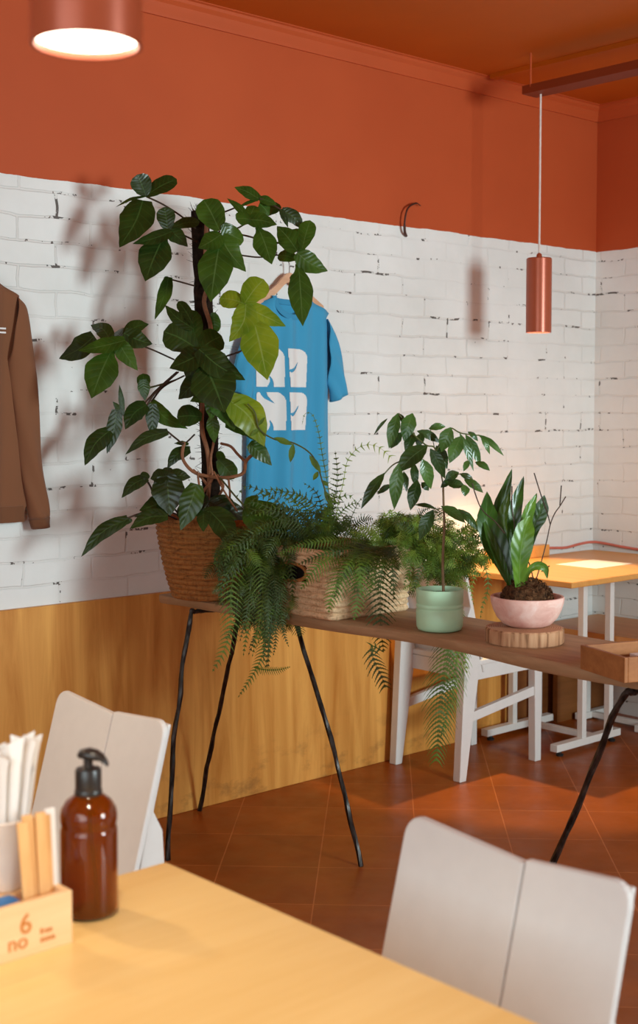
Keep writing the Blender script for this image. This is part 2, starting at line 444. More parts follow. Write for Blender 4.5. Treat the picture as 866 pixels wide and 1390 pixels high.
# cable tray under the ceiling, pink cable on the wall, bent wire
mb = MB(); a, b, z0, z1 = 4.10, 4.19, 2.628, 2.660
mb.box((a, -1.9, z0), (b, 3.34, z0 + .004)); mb.box((a, -1.9, z0 + .004), (a + .004, 3.34, z1)); mb.box((b - .004, -1.9, z0 + .004), (b, 3.34, z1))
t = thing('cable_tray', 'perforated orange metal cable tray hung under the orange ceiling', 'cable tray', (4.155, .8, z0))
obj('channel', mb, M['tray_orange'], t, smooth=False)
for yy in (3.3, 1.6, -.5):
    obj('hanger_rod', MB().tube([(4.103, yy, z1 - .01), (4.103, yy, CZ)], .004, 6), M['orange'], t)
pts = [(4.50, WY - .012, .765), (4.62, WY - .010, .768), (4.72, WY - .008, .776), (4.84, WY - .010, .770), (4.94, WY - .008, .778), (5.02, WY - .012, .783),
       (WX - .012, 3.63, .782), (WX - .008, 3.52, .772), (WX - .01, 3.40, .766), (WX - .008, 3.2, .766), (WX - .008, 2.4, .77), (WX - .008, 1.2, .77)]
tag(obj('wall_cable', MB().tube(spline(pts), .006, 8), M['cable']), 'thin pink cable running along both white brick walls at the corner', 'cable')
pts = [(3.80, WY - .004, 2.085), (3.775, WY - .02, 2.10), (3.768, WY - .028, 2.145), (3.785, WY - .028, 2.19), (3.835, WY - .022, 2.215), (3.87, WY - .016, 2.21)]
tag(obj('bent_wire', MB().tube(spline(pts), [.006] * 10 + [.004] * 16 + [.002] * 5, 6), M['dark_wire']), 'short dark curled wire sticking out where orange paint meets white brick', 'wire')

# ------------------------------------------------------------------ pendant lamps
def pendant(c, zb, h, r, label, ztop):
    t = thing('pendant_lamp', label, 'lamp', (c[0], c[1], zb), 'copper cylinder pendant lamps')
    mb = MB(); n = 48
    mb.lathe([(r - .004, .0), (r, .0), (r, .004), (r, h - .004), (r - .004, h), (.012, h), (.010, h + .014), (.004, h + .02), (.0005, h + .02)], (c[0], c[1], zb), n)
    mb.lathe([(r - .004, 0), (r - .004, h - .012), (.001, h - .012)], (c[0], c[1], zb), n)
    obj('shade', mb, M['copper'], t)
    obj('diffuser', MB().lathe([(r - .0045, .006), (r * .5, .006), (.001, .006)], (c[0], c[1], zb), n), M['glow'], t)
    obj('cord', MB().tube([(c[0], c[1], zb + h + .015), (c[0], c[1], (zb + h + ztop) / 2), (c[0], c[1], ztop)], .0042, 8), M['cord'], t)
    return t
L3 = (.78, 2.18); L1 = (.690, 1.089); L2 = (4.150, 3.288)
pendant(L1, 1.744, .30, .0525, 'large near copper pendant lamp glowing over the honey table with soap bottle', CZ)
pendant(L3, 1.744, .30, .0525, 'added copper pendant lamp out of view, warming the chair against the honey wood panel', CZ)  # unseen lamp added to throw warm light on the left chair
pendant(L2, 1.700, .292, .050, 'copper pendant lamp on white cord in front of the brick corner', 2.627)

# ------------------------------------------------------------------ chairs
def chair(origin, rz, label, w=.385):
    """x forward, y left"""
    Rz = Matrix.Rotation(rz, 3, 'Z'); O = V(origin)
    T = lambda p: O + Rz @ V(p)
    t = thing('white_chair', label, 'chair', O, 'white plywood cafe chairs')
    def add(name, mb, **kw):
        mb.v = [T(p) for p in mb.v]; return obj(name, mb, M['white'], t, **kw)
    for s in (-1, 1):
        mb = MB(); y0, y1 = s * .150, s * .186
        # rear leg, kinked at the notch that carries the backrest
        side = [(-.262, 0), (-.226, 0), (-.150, .44), (-.192, .64), (-.2385, .812), (-.2475, .812), (-.206, .655), (-.226, .615)]
        mb.hexa([(x, y0, z) for x, z in side], [(x, y1, z) for x, z in side]); add('leg', mb, bevel=.003, smooth=False)
        mb = MB(); mb.hexa([(.186, y0, 0), (.222, y0, 0), (.222, y1, 0), (.186, y1, 0)], [(.178, y0, .43), (.222, y0, .43), (.222, y1, .43), (.178, y1, .43)])
        add('leg', mb, bevel=.003, smooth=False)
        mb = MB().bar((-.195, s * .168, .235), (.19, s * .168, .285), .022, .036); add('stretcher', mb, bevel=.002, smooth=False)
        mb = MB().bar((-.158, s * .168, .402), (.19, s * .168, .402), .02, .056); add('seat_rail', mb, bevel=.002, smooth=False)
    add('seat_rail', MB().bar((-.160, -.152, .402), (-.160, .152, .402), .02, .056), bevel=.002, smooth=False)
    add('seat_rail', MB().bar((.20, -.15, .402), (.20, .15, .402), .02, .056), bevel=.002, smooth=False)
    # seat: rounded plate
    ol = []
    for cx, cy, a0 in ((.195, .155, 0), (-.135, .155, 90), (-.135, -.155, 180), (.195, -.155, 270)):
        for k in range(6):
            an = radians(a0 + k * 18); ol.append((cx + .035 * cos(an), cy + .035 * sin(an)))
    add('seat', MB().hexa([(x, y, .431) for x, y in ol], [(x, y, .452) for x, y in ol]), bevel=.004, smooth=False)
    # two backrest boards folded slightly along the seam
    H0, H1 = .40, .82; x0, x1 = -.128, -.243
    seam = .034 * (w / .385)
    for s in (-1, 1):
        ya, yb = (seam + .0012, w / 2) if s == 1 else (seam - .0012, -w / 2)
        rows_f = []; rr = .028; top = H1
        ol = [(ya, H0), (yb, H0)]
        ol += [(yb - s * rr * (1 - cos(radians(k * 18))), top - rr + rr * sin(radians(k * 18))) for k in range(6)]
        ol += [(ya, top - (.006 if s == 1 else .010))]
        def pos(y, z, dx):
            k = (z - H0) / (H1 - H0); fold = .012 * (1 - abs(y - seam) / (w / 2))
            return (x0 + (x1 - x0) * k + fold + dx, y, z)
        mb = MB()
        A = [pos(y, z, .012) for y, z in ol]; B = [pos(y, z, 0) for y, z in ol]
        if s == -1: A, B = B, A
        mb.hexa(A, B); add('backrest_board', mb, bevel=.003, smooth=False)
    return t
chair((1.357 - .243 - .002 + 0, 1.105, 0), 0, 'x') if False else None
chair((1.115, 1.105, 0), pi, 'white chair facing the honey table, in front of the iron leg')
chair((1.185, 2.175, 0), pi, 'white chair against the honey wood panel, behind the amber soap bottle')
chair((3.925, 3.440, 0), 0, 'white chair pulled under the cafe table, partly behind the plank display table', .37)

# ------------------------------------------------------------------ cafe table at the wall
t = thing('cafe_table', 'orange veneer cafe table on white steel legs against the corner wall', 'table', (4.62, 3.33, 0))
TX0, TX1, TY0, TY1 = 4.005, 5.02, 3.005, 3.655
ol = [(TX0, TY0), (TX1, TY0), (TX1, TY1), (TX0, TY1)]
obj('tabletop', MB().box((TX0, TY0, .726), (TX1, TY1, .750)), M['cafe_top'], t, bevel=.004, smooth=False)
for (fx0, fx1, fy, ups) in ((4.215, 4.65, 3.245, (4.40, 4.585)), (4.205, 4.65, 3.60, (4.39, 4.56))):
    ft = obj('foot', MB().box((fx0, fy - .018, .022), (fx1, fy + .018, .052)), M['white_metal'], t, bevel=.002, smooth=False)
    for gx in (fx0 + .04, fx1 - .04):
        obj('glide', MB().lathe([(.001, 0), (.014, 0), (.016, .008), (.007, .012), (.006, .024), (.001, .024)], (gx, fy, 0), 14), M['foot_black'], ft)
    for ux in ups:
        obj('upright', MB().box((ux - .014, fy - .014, .050), (ux + .014, fy + .014, .728)), M['white_metal'], t, bevel=.002, smooth=False)
for x in (4.49,):
    obj('crossbar', MB().box((x - .014, 3.262, .026), (x + .014, 3.583, .050)), M['white_metal'], t, bevel=.002, smooth=False)
mb = MB().box((4.255, 3.615, .7505), (4.655, 3.652, .802))
tag(obj('wooden_ledge', mb, M['cafe_top'], bevel=.003, smooth=False), 'low orange wooden board standing on the cafe table against the wall', 'board')
mb = MB(); mb.box((4.42, 3.20, .7503), (4.68, 3.40, .7512))
tag(obj('menu_sheet', mb, M['paper'], smooth=False), 'white paper sheet lying flat on the orange cafe table', 'paper')
t = thing('wall_bench', 'orange plywood bench fixed along the end wall below the corner', 'bench', (4.84, 2.5, 0))
obj('seat', MB().box((4.61, 1.3, .418), (WX - .003, 3.645, .448)), M['bench'], t, bevel=.003, smooth=False)
obj('seat_apron', MB().box((4.66, 1.32, .375), (4.68, 3.63, .418)), M['brown_panel'], t, smooth=False)
for fy, ux in ((3.245, 4.93), (3.56, 4.86)):
    obj('foot', MB().box((4.80, fy - .018, .004), (5.02, fy + .018, .034)), M['white_metal'], t, bevel=.002, smooth=False)
    obj('upright', MB().box((ux - .014, fy - .014, .034), (ux + .014, fy + .014, .418)), M['white_metal'], t, bevel=.002, smooth=False)
obj('crossbar', MB().box((4.876, 3.262, .008), (4.904, 3.543, .032)), M['white_metal'], t, bevel=.002, smooth=False)
for yy in (3.60, 1.40):
    obj('support_panel', MB().box((4.70, yy, 0), (WX - .003, yy + .025, .418)), M['brown_panel'], t, smooth=False)

# ------------------------------------------------------------------ plank display table
PZ = .800; PT = .030
t = thing('display_table', 'rough brown plank table on dark twisted iron legs holding the plants', 'table', (2.68, 2.45, 0))
fx = lambda y: 2.492 + .058 * math.exp(-((y - 2.42) / .33) ** 2) + .006 * sin(y * 9) - .03 * max(0, (y - 3.4) / .12)
bx_ = lambda y: 2.852 + .012 * sin(y * 5 + 1)
mb = MB(); rows = []
for i in range(61):
    y = 1.18 + (3.50 - 1.18) * i / 60
    a, b = fx(y), bx_(y)
    if i in (0, 60): a += .006; b -= .006
    wz = .002 * sin(y * 7)
    rows.append([V((a + .004, y, PZ + wz)), V(((a + b) / 2, y, PZ)), V((b - .004, y, PZ)), V((b, y, PZ - .005)), V((b - .004, y, PZ - PT)),
                 V(((a + b) / 2, y, PZ - PT)), V((a + .006, y, PZ - PT)), V((a, y, PZ - PT + .008)), V((a - .001, y, PZ - .005))])
mb.grid(rows, closed=True); k = len(mb.v)
mb.face(list(range(9))[::-1]); mb.face([k - 9 + i for i in range(9)])
obj('tabletop', mb, M['plank'], t, angle=50)
def rod(pts, r=.0095):
    pp = spline(pts, 9); out = []
    for i, p in enumerate(pp):
        out.append(p + V((mnoise.noise(p * 9), mnoise.noise(p * 9 + V((5, 1, 2))), 0)) * .006)
    rr = [r * (.88 + .22 * mnoise.noise(p * 22 + V((3, 3, 3)))) for p in pp]
    return MB().tube(out, rr, 6, True, .35)
zt = PZ - PT - .009
legs = [[(2.358, 3.300, 0), (2.40, 3.315, .38), (2.462, 3.322, zt - .03), (2.485, 3.322, zt), (2.56, 3.31, zt)],
        [(2.736, 3.640, 0), (2.69, 3.47, .38), (2.635, 3.285, zt - .02), (2.63, 3.27, zt)],
        [(2.765, 2.855, 0), (2.74, 2.97, .38), (2.70, 3.095, zt - .02), (2.70, 3.12, zt)],
        [(2.52, 2.08, 0), (2.51, 1.90, .38), (2.497, 1.745, zt - .04), (2.51, 1.71, zt), (2.60, 1.69, zt)],
        [(2.80, 1.30, 0), (2.76, 1.42, .38), (2.72, 1.55, zt - .02), (2.71, 1.58, zt)],
        [(2.40, 1.20, 0), (2.45, 1.38, .38), (2.52, 1.58, zt - .02), (2.53, 1.62, zt)]]
for l in legs: obj('leg', rod(l), M['iron'], t)
obj('crossbar', rod([(2.50, 3.322, zt), (2.60, 3.29, zt), (2.70, 3.12, zt), (2.72, 3.05, zt)], .009), M['iron'], t)
obj('crossbar', rod([(2.53, 1.72, zt), (2.62, 1.69, zt), (2.71, 1.60, zt), (2.74, 1.52, zt)], .009), M['iron'], t)

# ------------------------------------------------------------------ leaves
TOCAM = (-FWD)
PROF = {'c': [(0, .24), (.10, .27), (.27, .74), (.48, 1), (.68, .84), (.86, .42), (.95, .15), (1, 0)],
        's': [(0, .52), (.22, .88), (.45, 1), (.72, .66), (.9, .25), (1, 0.0)],
        'r': [(0, .30), (.22, .74), (.5, 1), (.75, .95), (.91, .66), (.975, .33), (1, .0)],
        'o': [(0, .06), (.18, .62), (.42, 1), (.66, .86), (.86, .42), (.95, .16), (1, 0)],
        'l': [(0, .35), (.2, .6), (.5, 1), (.75, .85), (.92, .35), (1, 0)]}
def blade(mb, axis, wid, N, prof='o', fold=.18, n=14, m=4, droop=0.0, wav=.0):
    """a leaf blade along an axis polyline (list of points)"""
    ax = spline(axis, max(3, int(n / max(1, len(axis) - 1))))
    L = len(ax) - 1; rows = []; uvs = []; N = V(N).normalized(); ph = random.random() * 9
    for i, p in enumerate(ax):
        t = i / L; d = (ax[min(i + 1, L)] - ax[max(i - 1, 0)]).normalized()
        sd = N.cross(d)
        if sd.length < .08: sd = RT.copy()
        sd.normalize(); nn = d.cross(sd).normalized()
        w = wid * .5 * max(.004, interp(PROF[prof], t)); r = []; u = []
        for j in range(m + 1):
            s = j / m * 2 - 1
            h = fold * abs(s) * w - droop * s * s * w + wav * w * sin(t * 11 + ph) * abs(s)
            r.append(p + sd * (s * w) + nn * h); u.append((s * .5 + .5, t))
        rows.append(r); uvs.append(u)
    mb.grid(rows, uvs)

def leafN(tilt=.45, side=0.0):
    return (TOCAM + V((0, 0, 1)) * tilt + RT * side).normalized()

# ------------------------------------------------------------------ big philodendron
BC = V((2.575, 3.345, 0))
plant = thing('potted_philodendron', 'tall climbing philodendron on moss pole in brown round basket', 'plant', (BC.x, BC.y, PZ))
# round basket from coiled rope rows
mb = MB(); prof = []; rows_n = 15; hh = .245
for i in range(rows_n):
    z0 = i / rows_n * hh
    for k in range(5):
        z = z0 + hh / rows_n * k / 5
        q = z / hh
        r = .128 + .052 * q + .006 * sin(pi * q)
        prof.append((r + .0055 * abs(sin(pi * k / 5)) , z + .001))
prof += [(.181, hh), (.183, hh + .006), (.178, hh + .012), (.168, hh + .008), (.164, hh - .01), (.150, hh - .06), (.001, hh - .06)]
wob = lambda u, z: 1 + .012 * mnoise.noise(V((cos(u * 2 * pi) * 2, sin(u * 2 * pi) * 2, z * 25))) + .006 * sin(u * 2 * pi * 46 + z * 900)
b1 = obj('basket', MB().lathe([(.001, .001), (.12, .001)] + prof, (BC.x, BC.y, PZ), 138, wob), M['basket_brown'], plant, angle=60)
sm = MB().lathe([(.162, hh - .035), (.13, hh - .025), (.06, hh - .012), (.001, hh - .008)], (BC.x, BC.y, PZ), 40, lambda u, z: 1 + .02 * sin(u * 40))
obj('soil', sm, M['soil'], plant)
DP = 4.215
pole_b = V((BC.x, BC.y, PZ + hh - .03)); pole_t = P(271, 287, 4.20)
pts = [pole_b.lerp(pole_t, i / 24) for i in range(25)]
mb = MB().tube(pts, [.029 + .005 * mnoise.noise(p * 30) for p in pts], 16)
obj('moss_pole', mb, M['moss'], plant)
mb = MB()
for i in range(240):
    p = pole_b.lerp(pole_t, random.uniform(.12, 1)); a = random.uniform(0, 2 * pi); r = .028
    q = p + V((cos(a), sin(a), 0)) * r; e = q + V((cos(a), sin(a), random.uniform(-.6, 1.2))) * random.uniform(.008, .024)
    mb.tube([q, e], [.0011, .0004], 3, False)
for i in range(26):
    a = random.uniform(0, 2 * pi); q = pole_t + V((cos(a), sin(a), 0)) * random.uniform(0, .026)
    mb.tube([q, q + V((cos(a) * .012, sin(a) * .012, random.uniform(.01, .03)))], [.0014, .0004], 3, False)
obj('moss_fibres', mb, M['fibre'], plant)
def polyP(lst): return [P(x, y, d) for x, y, d in lst]
obj('stem', MB().tube(spline(polyP([(281, 296, 4.15), (279, 345, 4.16), (284, 380, 4.15), (277, 410, 4.16), (286, 445, 4.15), (281, 480, 4.15), (276, 530, 4.15), (274, 580, 4.15), (282, 615, 4.14), (284, 650, 4.16), (280, 700, 4.2)])), .0072, 8), M['stem_brown'], plant)
for path, r in (([(250, 600, 4.1), (248, 622, 4.1), (262, 640, 4.1), (285, 647, 4.12), (310, 648, 4.1), (330, 642, 4.1), (334, 626, 4.08), (344, 616, 4.06)], .0055),
                ([(262, 638, 4.14), (275, 650, 4.13), (283, 665, 4.15), (279, 690, 4.2)], .0045), ([(290, 600, 4.14), (286, 625, 4.13), (288, 650, 4.13), (276, 668, 4.14), (276, 695, 4.2)], .004),
                ([(300, 602, 4.12), (313, 606, 4.1), (322, 616, 4.1), (332, 626, 4.09)], .0045), ([(295, 645, 4.12), (303, 660, 4.1), (297, 676, 4.14), (300, 700, 4.2)], .0045),
                ([(310, 648, 4.1), (312, 670, 4.12), (311, 690, 4.2)], .0035), ([(290, 640, 4.1), (305, 668, 4.08), (322, 694, 4.1)], .003), ([(268, 640, 4.1), (271, 670, 4.12), (268, 700, 4.2)], .0035)):
    obj('aerial_root', MB().tube(spline(polyP(path)), r, 7), M['stem_brown'], plant)

LF = {'d': M['leaf_dark'], 'm': M['leaf_mid'], 'b': M['leaf_bright']}
def philo(mat, jx, jy, d, lobes, pet=None, tilt=.45, side=0.0, petm='stem_dark'):
    """lobes: (tip x, tip y, width px, profile, depth change[, start x, start y][, bend])"""
    mb = MB(); J = P(jx, jy, d); N = leafN(tilt, side)
    for lb in lobes:
        tx, ty, w, pr, dd = lb[:5]
        A = J if len(lb) < 7 else P(lb[5], lb[6], d)
        B = P(tx, ty, d + dd)
        bend = lb[7] if len(lb) > 7 else 0
        mid = (A + B) / 2 + V((0, 0, 1)) * (A - B).length * (.05) + N.cross((B - A)).normalized() * bend * d / FPX * (1 if bend else 0) - N * 0
        blade(mb, [A, mid, B], w * d / FPX * 1.17, N, pr, fold=random.uniform(.05, .16), n=14, m=6, droop=.10, wav=.05)
    lf = obj('leaf', mb, LF[mat], plant, angle=80)
    if pet:
        pp = [J + (N * -.002)] + polyP(pet)
        obj('petiole', MB().tube(spline(pp), .0030, 6), M[petm], lf)
    return lf
philo('d', 198, 266, 4.06, [(186, 237, 25, 'r', -.02), (240, 243, 23, 'r', .03), (162, 336, 42, 's', -.06, 194, 272, 6), (157, 281, 5, 's', -.1)], [(222, 278, 4.1), (248, 295, 4.15), (268, 312, 4.18)])
philo('d', 228, 313, 4.08, [(223, 281, 22, 'r', .0), (271, 301, 15, 'r', .03, 234, 308), (180, 331, 18, 's', -.06, 234, 314, 5), (255, 335, 20, 's', .0, 226, 310), (197, 382, 40, 'c', -.05, 224, 318)], [(248, 319, 4.12), (267, 328, 4.17)], .3)
philo('m', 229, 378, 4.10, [(210, 434, 17, 's', -.03, 229, 376, 3), (224, 406, 12, 's', -.02), (222, 378, 6, 'r', .0, 231, 379)], [(246, 383, 4.12), (264, 388, 4.17)])
philo('m', 298, 313, 4.02, [(276, 271, 33, 'r', .02), (331, 327, 24, 'r', .03, 303, 304, -6), (269, 337, 27, 's', -.02, 300, 318, 3), (334, 369, 29, 's', .0, 298, 318, -5), (286, 410, 42, 'c', -.05, 299, 325)], [(292, 330, 4.06), (284, 350, 4.12)], .4)
philo('m', 338, 299, 4.06, [(308, 269, 10, 's', .03, 339, 298), (346, 279, 17, 'r', .04), (320, 297, 19, 'r', -.02, 340, 298), (376, 305, 22, 's', .0, 336, 298), (369, 359, 29, 'c', -.04, 350, 308)], [(322, 310, 4.1), (296, 318, 4.15)], .4, 0, 'stem_green')
philo('m', 352, 270, 4.12, [(318, 254, 17, 's', .0), (376, 278, 14, 's', .02), (366, 292, 24, 's', .03, 352, 276), (320, 284, 5, 's', .0)], [(330, 278, 4.14), (304, 288, 4.17)], .5)
philo('d', 381, 284, 4.14, [(391, 309, 8, 's', .0), (412, 312, 18, 's', .02, 382, 286, 3), (360, 285, 18, 'r', .03)], [(360, 272, 4.13), (352, 270, 4.12)], .3)
philo('m', 404, 341, 4.10, [(421, 299, 21, 'r', .03, 410, 338), (376, 307, 27, 's', .03), (402, 310, 22, 'r', .06), (445, 368, 27, 's', .02, 403, 343, -6), (377, 346, 17, 'r', .04, 402, 352), (411, 443, 30, 'c', -.05, 405, 358), (396, 388, 10, 's', .0, 401, 372)], [(382, 331, 4.12), (350, 324, 4.14), (322, 318, 4.16), (288, 318, 4.18)], .3)
philo('b', 332, 412, 3.98, [(298, 405, 24, 'r', .03), (358, 379, 32, 'r', .03), (311, 464, 30, 's', -.02, 334, 413, 8), (388, 443, 25, 's', .0, 332, 416, -3), (363, 516, 46, 'c', -.06, 342, 428)], [(338, 450, 4.03), (330, 474, 4.08), (306, 484, 4.15)], .35, 0)
obj('petiole', MB().tube(spline(polyP([(377, 346, 4.16), (355, 349, 4.16), (338, 348, 4.16), (300, 342, 4.17)])), .0028, 6), M['stem_dark'], plant)
philo('d', 266, 472, 4.04, [(222, 450, 38, 'r', .0), (301, 456, 33, 'r', .03, 272, 474), (224, 414, 16, 's', .03, 262, 446, 5), (242, 409, 14, 'r', .04, 262, 440), (258, 420, 24, 'r', .05)], None, .3)
philo('d', 271, 476, 3.98, [(230, 500, 34, 's', .0, 276, 478, 4), (333, 516, 34, 's', .0, 270, 474, -8), (305, 560, 56, 'c', -.05, 274, 488), (242, 542, 30, 's', .02, 276, 512), (254, 520, 30, 's', .03)], [(272, 500, 4.1), (275, 520, 4.16)], .55)
philo('d', 274, 566, 4.04, [(240, 566, 28, 'r', .0)], None, .4)
philo('m', 294, 532, 4.02, [(286, 570, 24, 's', -.02), (318, 584, 38, 's', -.03, 292, 530, 3), (258, 545, 22, 's', .02), (285, 521, 26, 'r', .02)], None, .5)
philo('b', 316, 548, 4.00, [(359, 606, 42, 's', .0, 310, 542, 6), (318, 534, 20, 'r', .03)], [(304, 540, 4.06), (285, 530, 4.14)], .6)
philo('m', 318, 566, 4.03, [(360, 606, 30, 's', .02, 306, 572, 10), (369, 632, 20, 's', .01, 338, 602), (291, 602, 16, 's', .02, 288, 566)], None, .4)
philo('d', 168, 460, 4.00, [(80, 487, 30, 's', .03, 128, 456, 7), (123, 441, 20, 's', .06, 150, 462, -4), (202, 440, 21, 's', .03, 172, 458, 5), (207, 467, 26, 's', .02, 168, 452, -4), (155, 452, 22, 'r', .05)], [(205, 474, 4.05), (236, 488, 4.16)], .4)
philo('m', 164, 462, 3.94, [(106, 476, 23, 's', -.02, 170, 462, 5), (187, 503, 22, 's', .0, 160, 462, -3), (124, 541, 42, 'c', -.04, 152, 474)], None, .55)
philo('m', 195, 528, 4.08, [(194, 507, 16, 'r', .02, 196, 530), (197, 544, 15, 's', .0, 194, 515)], [(215, 523, 4.1), (238, 516, 4.16)], .3, 0, 'stem_green')
philo('d', 167, 564, 4.04, [(162, 522, 7, 's', .0), (153, 545, 8, 's', .0), (145, 616, 19, 's', .0, 158, 556, 3), (115, 632, 25, 's', -.03, 149, 584, -4)], [(190, 553, 4.06), (212, 530, 4.1), (240, 505, 4.15)], .3)
philo('d', 199, 550, 4.04, [(170, 583, 25, 's', -.01, 199, 549, -4), (207, 594, 17, 's', .01, 207, 548)], [(212, 532, 4.06), (242, 505, 4.15)], .5)
philo('m', 205, 545, 4.08, [(255, 582, 19, 's', -.01, 205, 545, -9)], [(222, 525, 4.1), (250, 510, 4.16)], .4)
philo('d', 228, 586, 4.00, [(170, 617, 15, 's', -.03, 228, 586, -4), (205, 588, 6, 's', .0)], [(240, 596, 4.05), (250, 602, 4.1), (264, 590, 4.16)], .2)
philo('d', 258, 610, 4.10, [(227, 636, 17, 's', .0, 258, 610, -5), (236, 602, 6, 's', .0, 256, 603)], None, .4)
philo('d', 197, 648, 3.98, [(165, 676, 17, 's', -.02, 200, 648, -3), (190, 645, 10, 'r', .0, 203, 648)], [(206, 665, 4.02), (212, 690, 4.1), (240, 705, 4.2)], .35)
philo('d', 226, 646, 3.98, [(204, 650, 20, 's', .0), (259, 648, 18, 's', .02), (231, 700, 40, 's', -.02), (208, 670, 18, 's', 0), (250, 672, 20, 's', 0), (228, 634, 12, 'r', .03)], None, .4)
philo('d', 226, 678, 4.00, [(189, 693, 24, 's', -.01, 226, 678, 3)], [(236, 690, 4.1), (250, 705, 4.2)], .5)
philo('d', 170, 704, 3.94, [(110, 756, 19, 's', -.03, 174, 704, -5), (173, 712, 14, 'r', .0)], [(195, 696, 4.0), (225, 694, 4.1), (250, 702, 4.2)], .3)
philo('d', 226, 700, 3.96, [(176, 718, 20, 's', -.02, 228, 700, -4), (182, 702, 9, 's', .0, 215, 694)], None, .4)
philo('m', 263, 660, 3.96, [(245, 720, 29, 's', -.02, 267, 657, 2)], [(268, 680, 4.1), (270, 705, 4.2)], .35)
philo('d', 276, 694, 3.96, [(320, 752, 28, 's', -.05, 285, 694, 4), (276, 722, 16, 's', -.03), (323, 705, 17, 's', .0), (266, 700, 12, 'r', 0)], None, .5)
philo('d', 284, 680, 4.10, [(300, 704, 40, 'r', .0), (262, 690, 30, 'r', .02), (318, 694, 26, 'r', .02), (240, 700, 26, 'r', .03), (335, 706, 22, 'r', .03)], None, .5)
philo('m', 305, 634, 4.14, [(318, 650, 22, 'r', .0, 296, 624), (296, 612, 10, 'r', .02)], None, .3)
philo('m', 335, 690, 3.96, [(402, 713, 34, 's', .0, 334, 688, -4), (349, 728, 20, 's', -.03), (350, 672, 16, 's', .03)], [(318, 672, 4.0), (300, 650, 4.1), (290, 640, 4.15)], .5, 0, 'stem_green')
philo('m', 290, 430, 4.16, [(292, 452, 15, 'r', .02, 290, 424)], None, .3)

# ------------------------------------------------------------------ ferns
def frond(parent, pts, width, n, mat, N=None, teeth=5, gap=.0, prof=None, rach=.0016, curl=.25, start=.06, name='frond', into=None):
    """a pinnate frond along a 3D path: toothed leaflets in pairs on a thin rachis"""
    ax = spline(pts, 8); L = len(ax) - 1; mb = into if into is not None else MB()
    N0 = V(N).normalized() if N is not None else leafN(.4)
    cum = [0]
    for a, b in zip(ax, ax[1:]): cum.append(cum[-1] + (b - a).length)
    tot = cum[-1]
    def at(s):
        s = min(max(s, 0), 1) * tot
        for i in range(L):
            if cum[i + 1] >= s:
                k = (s - cum[i]) / max(1e-9, cum[i + 1] - cum[i]); return ax[i].lerp(ax[i + 1], k), (ax[i + 1] - ax[i]).normalized()
        return ax[-1], (ax[-1] - ax[-2]).normalized()
    for i in range(n):
        s = start + (1 - start) * (i + .5) / n
        p, d = at(s)
        w = width * (prof(s) if prof else (sin(pi * min(1, (s * .78 + .22))) ** .75 if s < .99 else .05))
        for sg in (-1, 1):
            NN = (N0 + V((random.uniform(-.25, .25), random.uniform(-.25, .25), random.uniform(-.15, .15)))).normalized()
            sd = NN.cross(d)
            if sd.length < .1: sd = d.orthogonal()
            sd.normalize(); sd *= sg
            ln = w * random.uniform(.85, 1.1) * .5
            dirn = (sd + d * .38).normalized()
            nn = d.cross(sd).normalized() * sg
            n_ = n; pw = tot / n * (.40 - gap * .18)
            rows = []; uvs = []
            for k in range(teeth * 2 + 1):
                tt = k / (teeth * 2)
                c = p + dirn * ln * tt + d * ln * .16 * tt * tt - V((0, 0, 1)) * ln * curl * tt * tt
                jag = 1.0 if k % 2 else .40
                ww = pw * (1 - tt) ** .55 * jag if k else pw * .45
                rows.append([c - d * ww, c + nn * ww * .15, c + d * ww]); uvs.append([(0.05, tt), (.5, tt), (.95, tt)])
            mb.grid(rows, uvs)
    b = mb
    rr = [rach * (1 - .75 * i / L) for i in range(L + 1)]
    mb.tube(ax, rr, 4, False)
    if into is not None: return None
    return obj(name, mb, M[mat], parent, angle=85)

B2 = thing('fern_basket', 'rectangular seagrass basket overflowing with green ferns on the plank table', 'plant', (2.66, 2.90, PZ))
# basket: rounded rectangular coil rows with a handle slot in the side facing the room
bx0, bx1, by0, by1 = 2.510, 2.822, 2.712, 3.085
def rrect(x0, x1, y0, y1, r, per=26):
    out = []
    cs = [(x1 - r, y1 - r, 0), (x0 + r, y1 - r, 90), (x0 + r, y0 + r, 180), (x1 - r, y0 + r, 270)]
    for ci, (cx, cy, a0) in enumerate(cs):
        for k in range(7):
            an = radians(a0 + k * 15); out.append((cx + r * cos(an), cy + r * sin(an), cos(an), sin(an)))
        nx = cs[(ci + 1) % 4]; an = radians(a0 + 90)
        p = out[-1]; q = (nx[0] + r * cos(radians(nx[2])), nx[1] + r * sin(radians(nx[2])))
        for k in range(1, per):
            out.append((p[0] + (q[0] - p[0]) * k / per, p[1] + (q[1] - p[1]) * k / per, cos(an), sin(an)))
    return out
ring = rrect(bx0, bx1, by0, by1, .022)
nr = 11; hh2 = .195; rows = []; flags = []
for i in range(nr):
    for k in range(4):
        z = (i + k / 4) / nr * hh2
        o_ = .0065 * abs(sin(pi * k / 4)) + .010 * (z / hh2)
        rows.append([V((x + nx * (o_ + .003 * mnoise.noise(V((x * 40, y * 40, z * 60)))), y + ny * (o_ + .003 * mnoise.noise(V((x * 40, y * 40, z * 60 + 9)))), PZ + z + .001)) for x, y, nx, ny in ring])
rows.append([V((x + nx * .010, y + ny * .010, PZ + hh2)) for x, y, nx, ny in ring])
rows.append([V((x - nx * .004, y - ny * .004, PZ + hh2 + .004)) for x, y, nx, ny in ring])
for z in (hh2 - .01, hh2 * .5, .012):
    rows.append([V((x - nx * .012, y - ny * .012, PZ + z)) for x, y, nx, ny in ring])
mb = MB(); m_ = len(ring)
b0 = mb.grid(rows, closed=True)
mb.face([b0 + (len(rows) - 1) * m_ + k for k in range(m_)])
mb.face([b0 + k for k in range(m_)][::-1])
